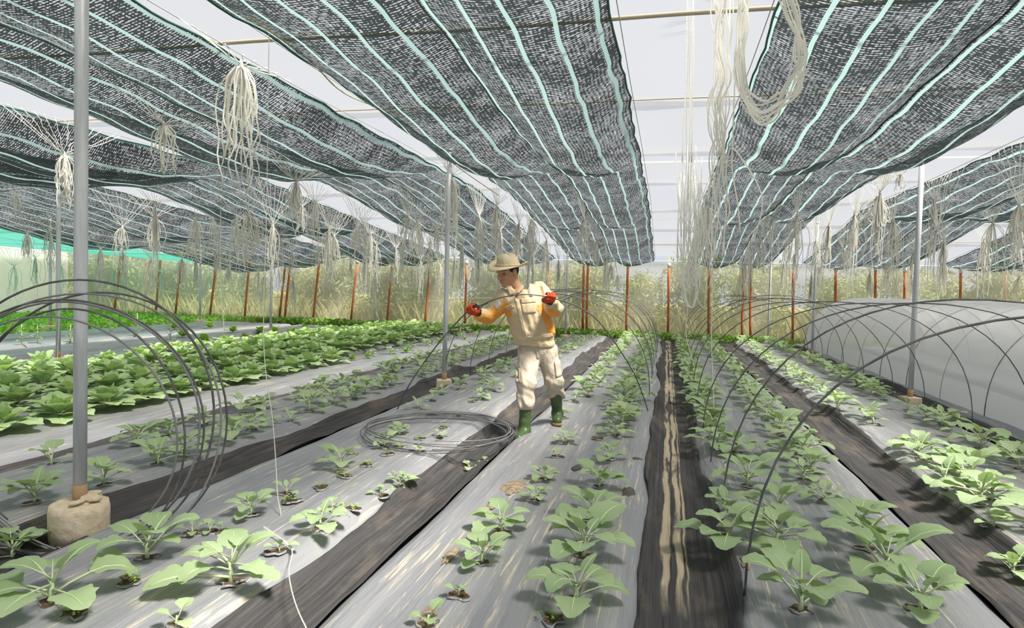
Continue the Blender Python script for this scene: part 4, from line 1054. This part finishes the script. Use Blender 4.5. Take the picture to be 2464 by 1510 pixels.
def head_sdf(P):
    d = ellip(P, H(-.012, 0, .032), (.100, .078, .103), HB)
    d = smin(d, ellip(P, H(.026, 0, -.048), (.064, .056, .066), HB), .03)
    for s in (-1, 1): d = smin(d, ellip(P, H(.062, s*.038, -.018), (.028, .026, .026), HB), .02)
    d = smin(d, ellip(P, H(.070, 0, -.093), (.022, .026, .020), HB), .022)
    d = smin(d, ellip(P, H(.082, 0, .032), (.016, .052, .013), HB), .012)
    for s in (-1, 1): d = -smin(-d, ellip(P, H(.094, s*.033, .010), (.016, .017, .010), HB), .008)
    d = smin(d, rcone(P, H(.090, 0, .022), H(.116, 0, -.020), .009, .0135), .008)
    for s in (-1, 1): d = smin(d, ellip(P, H(.104, s*.013, -.024), (.010, .008, .008), HB), .006)
    d = smin(d, ellip(P, H(.094, 0, -.052), (.010, .023, .006), HB), .006)
    d = smin(d, ellip(P, H(.092, 0, -.065), (.010, .020, .007), HB), .006)
    for s in (-1, 1): d = smin(d, ellip(P, H(-.008, s*.083, -.002), (.020, .010, .034), HB), .008)
    d = smin(d, rcone(P, H(-.030, 0, -.055), neck, .054, .060), .03)
    return d
def fist_frame(c, axis, wr):
    a = np.array(axis); a /= np.linalg.norm(a); k = c - wr; k -= a*(k @ a); k /= np.linalg.norm(k); n = np.cross(a, k)
    if n[1] < 0: a = -a; n = np.cross(a, k)
    return a, k, n
def tip(px, py, d): return J(px, py, d)
fR, fL = J(1137, 744.5, 5.73), J(1322, 715.5, 5.565)
FRR = fist_frame(fR, J(1152, 737, 5.66) - J(1122, 752, 5.80), wrR); FRL = fist_frame(fL, J(1338, 719, 5.60) - J(1308, 712, 5.54), wrL)
def fist_sdf(P, c, fr, wr, g, side):
    a, k, n = fr; B = np.stack([k, n, a], 1)
    X = lambda kk, nn, aa: c + k*kk + n*nn + a*aa
    d = ellip(P, X(-.034, -.012, 0), (.046 + g, .021 + g, .042 + g), B)
    d = smin(d, rcone(P, X(-.06, -.004, 0), wr, .028 + g, .029 + g), .015)
    lens = [.92, 1.0, .97, .80]
    for j in range(4):
        o = (j - 1.5)*.0215*side; s = lens[j]; r = .0093 + g
        pts = [X(-.02, -.026, o*.9), X(.020*s, -.027, o), X(.043*s, .0, o*1.02), X(.026*s, .029, o), X(-.002, .026, o*.97)]
        e = None
        for q_ in range(4):
            seg = rcone(P, pts[q_], pts[q_+1], r*(1.08 - .06*q_), r*(1.02 - .06*q_)); e = seg if e is None else smin(e, seg, .004)
        d = np.minimum(d, e) if True else d
    th = [X(-.055, .004, -.036*side), X(-.022, .026, -.044*side), X(.004, .038, -.030*side), X(.022, .038, -.012*side)]
    for q_ in range(3): d = smin(d, rcone(P, th[q_], th[q_+1], (.0125 + g)*(1 - .08*q_), (.0115 + g)*(1 - .08*q_)), .006)
    return d
def limbs(P, pts, rs, k=.02):
    d = None
    for i in range(len(pts) - 1):
        s = rcone(P, pts[i], pts[i+1], rs[i], rs[i+1]); d = s if d is None else smin(d, s, k)
    return d
def body_sdf(P):
    t = rcone(P, pel, wai, .145, .135, .72); t = smin(t, rcone(P, wai, che, .135, .150, .72), .04); t = smin(t, rcone(P, che, upc, .150, .125, .72), .04)
    t = smin(t, rcone(P, shR, shL, .055, .055), .04); t = smin(t, rcone(P, upc, neck, .08, .058), .04)
    d = np.maximum(t, P[..., 2] - neck[2] - .02)
    for pts, rs in (([shR, elR, wrR], [.056, .043, .029]), ([shL, elL, wrL], [.056, .043, .029]), ([hipR, kneR, shinR, ankR], [.085, .055, .038, .028]), ([hipL, kneL, shinL, ankL], [.085, .055, .036, .026])):
        d = smin(d, limbs(P, pts, rs), .03)
    d = smin(d, fist_sdf(P, fR, FRR, wrR, -.003, 1), .01); d = smin(d, fist_sdf(P, fL, FRL, wrL, -.003, 1), .01)
    toeR, toeL = ankR + np.array([-.05, -.13, -.05]), ankL + np.array([-.02, -.13, -.05])
    d = smin(d, rcone(P, ankR + np.array([0, .02, -.03]), toeR, .026, .022), .02); d = smin(d, rcone(P, ankL + np.array([0, .02, -.03]), toeL, .026, .022), .02)
    return d
allj = np.stack([hipR, ankR, ankL, wrR, wrL, fR, fL, HC, shR, shL, elL])
lo, hi = allj.min(0) - .22, allj.max(0) + .22
body = sdf_mesh('person', body_sdf, lo, hi, .015, M['skin'], None, None, 1)
body.matrix_world = Matrix.Translation(ORG) @ BAS.to_4x4()
tag(body, 'worker in wide straw hat, khaki and orange jacket, red gloves, bending a wire hoop', 'person')
# the head, worked finer, joins the same body mesh at the neck
hd = sdf_mesh('head', lambda P: np.maximum(head_sdf(P) - .0015, (neck[2] + .012) - P[..., 2]), HC - .17, HC + .17, .0046, M['skin'], None, None, 1)
bm = bmesh.new(); bm.from_mesh(body.data); bm.from_mesh(hd.data); bm.to_mesh(body.data); bm.free(); bpy.data.objects.remove(hd)
for s in (-1, 1):
    e = MB(); e.lathe([(.001, -.006), (.006, -.004), (.0085, 0), (.006, .004), (.001, .006)], 10); oe = e.build('eye', M['dark'], body)
    oe.location = Vector(H(.0835, s*.033, .008)); oe.rotation_euler = Matrix((Vector(HS), Vector(HF), Vector(HU))).transposed().to_euler(); oe.scale = (1.6, .7, .6)
    b = MB(); b.tube([Vector(H(.090, s*.014, .022)), Vector(H(.092, s*.032, .028)), Vector(H(.080, s*.054, .022))], [.003, .0045, .002], 5); b.build('eyebrow', M['hair'], body)
b = MB(); b.tube([Vector(H(.0985, -.021, -.060)), Vector(H(.1045, 0, -.0585)), Vector(H(.0985, .021, -.060))], [.0015, .003, .0015], 5); b.build('mouth', M['lip'], body)
def hair_sdf(P):
    d = ellip(P, H(-.018, 0, .034), (.104, .084, .106), HB); loc = (P - HC) @ HB
    cut = np.maximum(loc[..., 0] - .045 + np.clip(-(loc[..., 2] - .03), 0, 1)*1.1, -.045 - loc[..., 2])
    return np.maximum(d, cut)
sdf_mesh('hair', hair_sdf, HC - .17, HC + .17, .0055, M['hair'], body)
def folds(P, s=0, amp=.006):
    x, y, z = P[..., 0], P[..., 1], P[..., 2]
    return amp*(np.sin(31*z + 19*x + 9*np.sin(11*x + s) + s) * np.sin(9*x - 13*z + 2*s) + .7*np.sin(47*x + 23*z + 5*np.sin(13*z) + s*3)*np.sin(15*z + s))
hem = J(1289, 822, 6.04)
def jacket_sdf(P):
    d = rcone(P, hem, wai, .178, .188, .74); d = smin(d, rcone(P, wai, che, .188, .178, .74), .05)
    d = smin(d, rcone(P, che, upc, .178, .140, .74), .05); d = smin(d, rcone(P, shR, shL, .070, .074), .05)
    d = smin(d, rcone(P, upc, neck - np.array([0, 0, .03]), .10, .066), .03)
    d = smin(d, limbs(P, [shR, elR, wrR], [.082, .074, .052]), .03); d = smin(d, limbs(P, [shL, elL, wrL], [.084, .076, .054]), .03)
    d = d + folds(P, 0, .0065)
    # waistband pinch, open at the hem and neck
    d = d + .010*np.exp(-((P[..., 2] - (hem[2] + .02))/.018)**2)
    d = np.maximum(d, (hem[2] - .035 + .10*np.clip(-(P[..., 0] - hem[0]), -.05, .05)) - P[..., 2] - 2*np.clip(np.abs(P[..., 0] - hem[0]) - .30, 0, 1))
    d = np.maximum(d, P[..., 2] - neck[2] - .012 - 5*np.clip(np.abs(P[..., 0] - neck[0]) - .10, 0, 1))
    d = np.maximum(d, -(rcone(P, neck + np.array([-.02, -.07, .06]), neck + np.array([.0, -.10, -.05]), .055, .012)))
    return d
def under_arm(c, n):
    c = np.array(c); 
    for a, b in ((shR, elR), (elR, wrR)):
        ab = b - a; t = np.clip((c - a) @ ab/(ab @ ab), 0, 1); q_ = a + t*ab
        if np.linalg.norm(c - q_) < .10 and c[0] < shR[0] + .0: return 1 if c[2] < q_[2] + .012 - .02*(t < .3) else 0
    for a, b in ((shL, elL), (elL, wrL)):
        ab = b - a; t = np.clip((c - a) @ ab/(ab @ ab), 0, 1); q_ = a + t*ab
        if np.linalg.norm(c - q_) < .098 and c[0] > shL[0] + .035: return 1 if (c[2] < q_[2] - .045) else 0
    zz = c[2]; t = (zz - hem[2])/(che[2] - hem[2]); cx = hem[0] + (che[0] - hem[0])*t
    if .18 < t < 1.12 and (c[0] - cx) > .112 + .02*math.sin(t*3): return 1
    if .75 < t < 1.15 and (c[0] - cx) < -.135: return 1
    return 0
tj = np.stack([hem, shR, shL, elR, elL, wrR, wrL, neck])
jk = sdf_mesh('jacket', jacket_sdf, tj.min(0) - .2, tj.max(0) + np.array([.2, .2, .1]), .0085, [M['khaki'], M['orange']], body, under_arm, 2)
bvh = BVHTree.FromPolygons([v.co.copy() for v in jk.data.vertices], [list(p.vertices) for p in jk.data.polygons])
def on_front(x, z, off, tree=None):
    h_ = (tree or bvh).ray_cast(Vector((x, -2, z)), Vector((0, 1, 0)))
    return (h_[0] + h_[1]*off if h_[1].y < 0 else h_[0] - h_[1]*off) if h_[0] is not None else None
def patch(name, quad, m, off=.006, nu=8, nv=6, tree=None, parent=None):
    """a sewn-on piece following the cloth: quad = four (x, z) corners in the worker's own frame"""
    top = []; bot = []
    A, B_, C_, D_ = [np.array(q_) for q_ in quad]
    for j in range(nv + 1):
        for i in range(nu + 1):
            u, v = i/nu, j/nv; p = (A*(1-u) + B_*u)*(1-v) + (D_*(1-u) + C_*u)*v
            t = on_front(p[0], p[1], off, tree); 
            if t is None: t = Vector((p[0], top[-1].y if top else 0, p[1]))
            top.append(t); bot.append(t + Vector((0, off*1.6, 0)))
    n = len(top); w_ = nu + 1
    fs = [(j*w_+i, j*w_+i+1, (j+1)*w_+i+1, (j+1)*w_+i) for j in range(nv) for i in range(nu)]
    fs += [tuple(n + q_ for q_ in f[::-1]) for f in fs]
    rim = [i for i in range(w_)] + [j*w_ + nu for j in range(1, nv+1)] + [nv*w_ + i for i in range(nu-1, -1, -1)] + [j*w_ for j in range(nv-1, 0, -1)]
    fs += [(rim[a_], n + rim[a_], n + rim[(a_+1) % len(rim)], rim[(a_+1) % len(rim)]) for a_ in range(len(rim))]
    b = MB(); b.add(top + bot, fs); return b.build(name, m, parent or jk)
def q(px, py, d=5.85):
    p = J(px, py, d); return (p[0], p[2])
patch('pocket_flap', (q(1252, 719), q(1288, 715), q(1289, 727), q(1253, 730)), M['khaki'])
patch('chest_pocket', (q(1254, 731), q(1288, 728), q(1289, 752), q(1258, 755)), M['khaki'], .004)
patch('pocket_flap', (q(1215, 737), q(1232, 730), q(1236, 740), q(1220, 748)), M['khaki'])
patch('button_placket', (q(1238, 712), q(1245, 711), q(1271, 815), q(1262, 818)), M['khaki'], .004, 4, 14)
patch('reflective_tape', (q(1269, 692), q(1277, 691), q(1282, 713), q(1274, 714)), M['reflect'], .003, 4, 6)
patch('reflective_tape', (q(1188, 733), q(1200, 722), q(1206, 733), q(1195, 746)), M['reflect'], .003, 5, 5)
patch('hem_band', (q(1244, 812), q(1330, 802), q(1333, 812), q(1250, 824)), M['khaki'], .005, 16, 3)
# collar: two pointed flaps round the neck
for s, pl in ((-1, [(1217, 688), (1227, 683), (1241, 702), (1228, 708)]), (1, [(1243, 704), (1256, 682), (1262, 690), (1250, 703)])):
    b = MB(); pts = [Vector(J(x, y, 5.86 + (.05 if i in (1,) else 0))) for i, (x, y) in enumerate(pl)]; cc = sum(pts, Vector())/4 + Vector((0, -.008, 0)); bk = [p + Vector((0, .012, 0)) for p in pts]
    b.add(pts + [cc] + bk, [(0, 1, 4), (1, 2, 4), (2, 3, 4), (3, 0, 4), (5, 8, 7, 6), (0, 5, 6, 1), (1, 6, 7, 2), (2, 7, 8, 3), (3, 8, 5, 0)]); b.build('collar_flap', M['khaki'], jk, False)
b = MB(); b.tube([Vector(neck) + Vector((.074*math.cos(a), .068*math.sin(a) + .01, .004 + .012*math.sin(a) - .008*math.cos(a))) for a in [(-.9 + 4.9*j/16) for j in range(17)]], .016, 6); b.build('collar_band', M['khaki'], jk)
def trouser_sdf(P):
    d = rcone(P, J(1290, 818, 6.04), pel, .150, .162, .74)
    d = smin(d, limbs(P, [hipR, kneR, shinR + np.array([0, 0, .045])], [.100, .086, .074]), .025); d = smin(d, limbs(P, [hipL, kneL, shinL + np.array([0, 0, .065])], [.100, .082, .068]), .025)
    d = d + folds(P, 2, .006)*(1 + .6*(P[..., 2] < .55))
    zc = np.where(P[..., 0] < (kneR[0] + kneL[0])/2, shinR[2] + .005, shinL[2] + .025)
    bag = .007*np.exp(-((P[..., 2] - zc - .05)/.035)**2); d = d - bag
    return np.maximum(d, zc - P[..., 2])
tt = np.stack([pel, hipR, hipL, kneR, kneL, shinR, shinL])
tz = sdf_mesh('trousers', trouser_sdf, tt.min(0) - .16, tt.max(0) + np.array([.2, .2, .14]), .009, M['trouser'], body, None, 2)
tb = BVHTree.FromPolygons([v.co.copy() for v in tz.data.vertices], [list(p.vertices) for p in tz.data.polygons])
patch('cargo_pocket', (q(1333, 870, 5.95), q(1349, 868, 5.95), q(1352, 905, 5.95), q(1338, 908, 5.95)), M['trouser'], .008, 5, 6, tb, tz)
patch('cargo_pocket', (q(1240, 885, 5.95), q(1252, 884, 5.95), q(1253, 915, 5.95), q(1242, 916, 5.95)), M['trouser'], .008, 5, 6, tb, tz)
patch('fly_seam', (q(1288, 832, 5.95), q(1292, 832, 5.95), q(1296, 862, 5.95), q(1291, 863, 5.95)), M['trouser'], .004, 3, 8, tb, tz)
for ank, shin, top, toe, nm, gzv in ((ankR, shinR, .055, np.array([-.055, -.165, 0]), 'boot', .03), (ankL, shinL, .06, np.array([-.01, -.17, 0]), 'boot', .10)):
    zs = gzv + .0; an = ank.copy(); an[2] = zs + .085; heel = an + np.array([.0, .045, -.045]); to = an + toe; to[2] = zs + .040; kn = kneR if shin is shinR else kneL; tp = shin + (kn - shin)*((top + .09)/(kn - shin)[2])
    def boot_sdf(P, an=an, heel=heel, to=to, tp=tp, zs=zs):
        d = rcone(P, tp, an, .057, .050); d = smin(d, rcone(P, an, heel, .050, .042), .03); d = smin(d, rcone(P, an + np.array([0, -.02, -.03]), to, .048, .040), .03)
        d = d - .004*np.exp(-((P[..., 2] - tp[2] + .035)/.010)**2) + .003*np.sin(60*P[..., 2])*np.exp(-((P[..., 2] - an[2] - .06)/.06)**2)
        return np.maximum(np.maximum(d, zs + .014 - P[..., 2]), P[..., 2] - tp[2])
    js = np.stack([an, heel, to, tp]); bt = sdf_mesh('boot', boot_sdf, js.min(0) - .09, js.max(0) + .09, .0065, M['boot'], body, None, 1)
    def sole_sdf(P, heel=heel, to=to, zs=zs):
        h2 = heel.copy(); h2[2] = zs + .02; t2 = to.copy(); t2[2] = zs + .02
        return np.maximum(np.maximum(rcone(P, h2, t2, .047, .047), zs - P[..., 2]), P[..., 2] - zs - .026)
    sdf_mesh('sole', sole_sdf, js.min(0) - .09, js.max(0) + .02, .006, M['sole'], bt, None, 0)
for c, fr, wr in ((fR, FRR, wrR), (fL, FRL, wrL)):
    a_, k_, n_ = fr
    def gm(p, nn, c=c, a_=a_, k_=k_, n_=n_):
        l = np.array(p) - c; return 1 if (l @ k_ < -.052 or ((l @ n_) > .012 and (l @ k_) < .012)) else 0
    sdf_mesh('glove', lambda P, c=c, fr=fr, wr=wr: fist_sdf(P, c, fr, wr + (c - wr)*.12, .0016, 1), np.minimum(c, wr) - .075, np.maximum(c, wr) + .075, .0032, [M['glove'], M['glove_d']], body, gm, 1)
# straw hat: soft crown and a wide, curling brim
HUh = HU*.96 + HF*-.06 + np.array([.10, 0, 0]); HUh /= np.linalg.norm(HUh); HFh = HF - HUh*(HF @ HUh); HFh /= np.linalg.norm(HFh); HSh = np.cross(HUh, HFh)
hc = H(-.014, 0, .060)
prof = [(.192, -.004), (.188, .002), (.165, .004), (.140, .003), (.118, .004), (.108, .010), (.104, .030), (.100, .055), (.092, .078), (.075, .096), (.050, .106), (.022, .110), (.002, .111)]
prof_in = [(.002, .104), (.048, .099), (.072, .089), (.087, .072), (.095, .050), (.099, .026), (.104, .004), (.118, -.003), (.140, -.004), (.165, -.003), (.186, -.006), (.192, -.004)]
hb = MB(); nn = 48; vs = []; PR = prof + prof_in[:-1]
for r, z in PR:
    for j in range(nn):
        a = 2*math.pi*j/nn; e = max(0, r - .112)/.08
        zz = z + e*e*(.030*math.cos(2*a + math.pi) - .016*math.cos(a) + .012*math.sin(3*a + 1) + .012) + (.006*math.sin(5*a) if .03 < z else 0)*(z/.1)
        rr = r*(1 + .02*math.sin(2*a)) * (1 - .06*e*max(0, math.cos(a)))
        p = hc + HFh*rr*1.02*math.cos(a) + HSh*rr*.94*math.sin(a) + HUh*zz; vs.append(p)
k = len(PR); fs = [(i*nn+j, i*nn+(j+1) % nn, ((i+1) % k)*nn+(j+1) % nn, ((i+1) % k)*nn+j) for i in range(k) for j in range(nn) if i != len(prof) - 1]
hb.add(vs, fs); hb.build('sun_hat', M['straw'], body)
bd = MB(); bd.tube([Vector(hc + HFh*.109*1.02*math.cos(a) + HSh*.109*.94*math.sin(a) + HUh*.018) for a in [2*math.pi*j/40 for j in range(41)]], .006, 5); bd.build('hat_band', M['straw'], body)
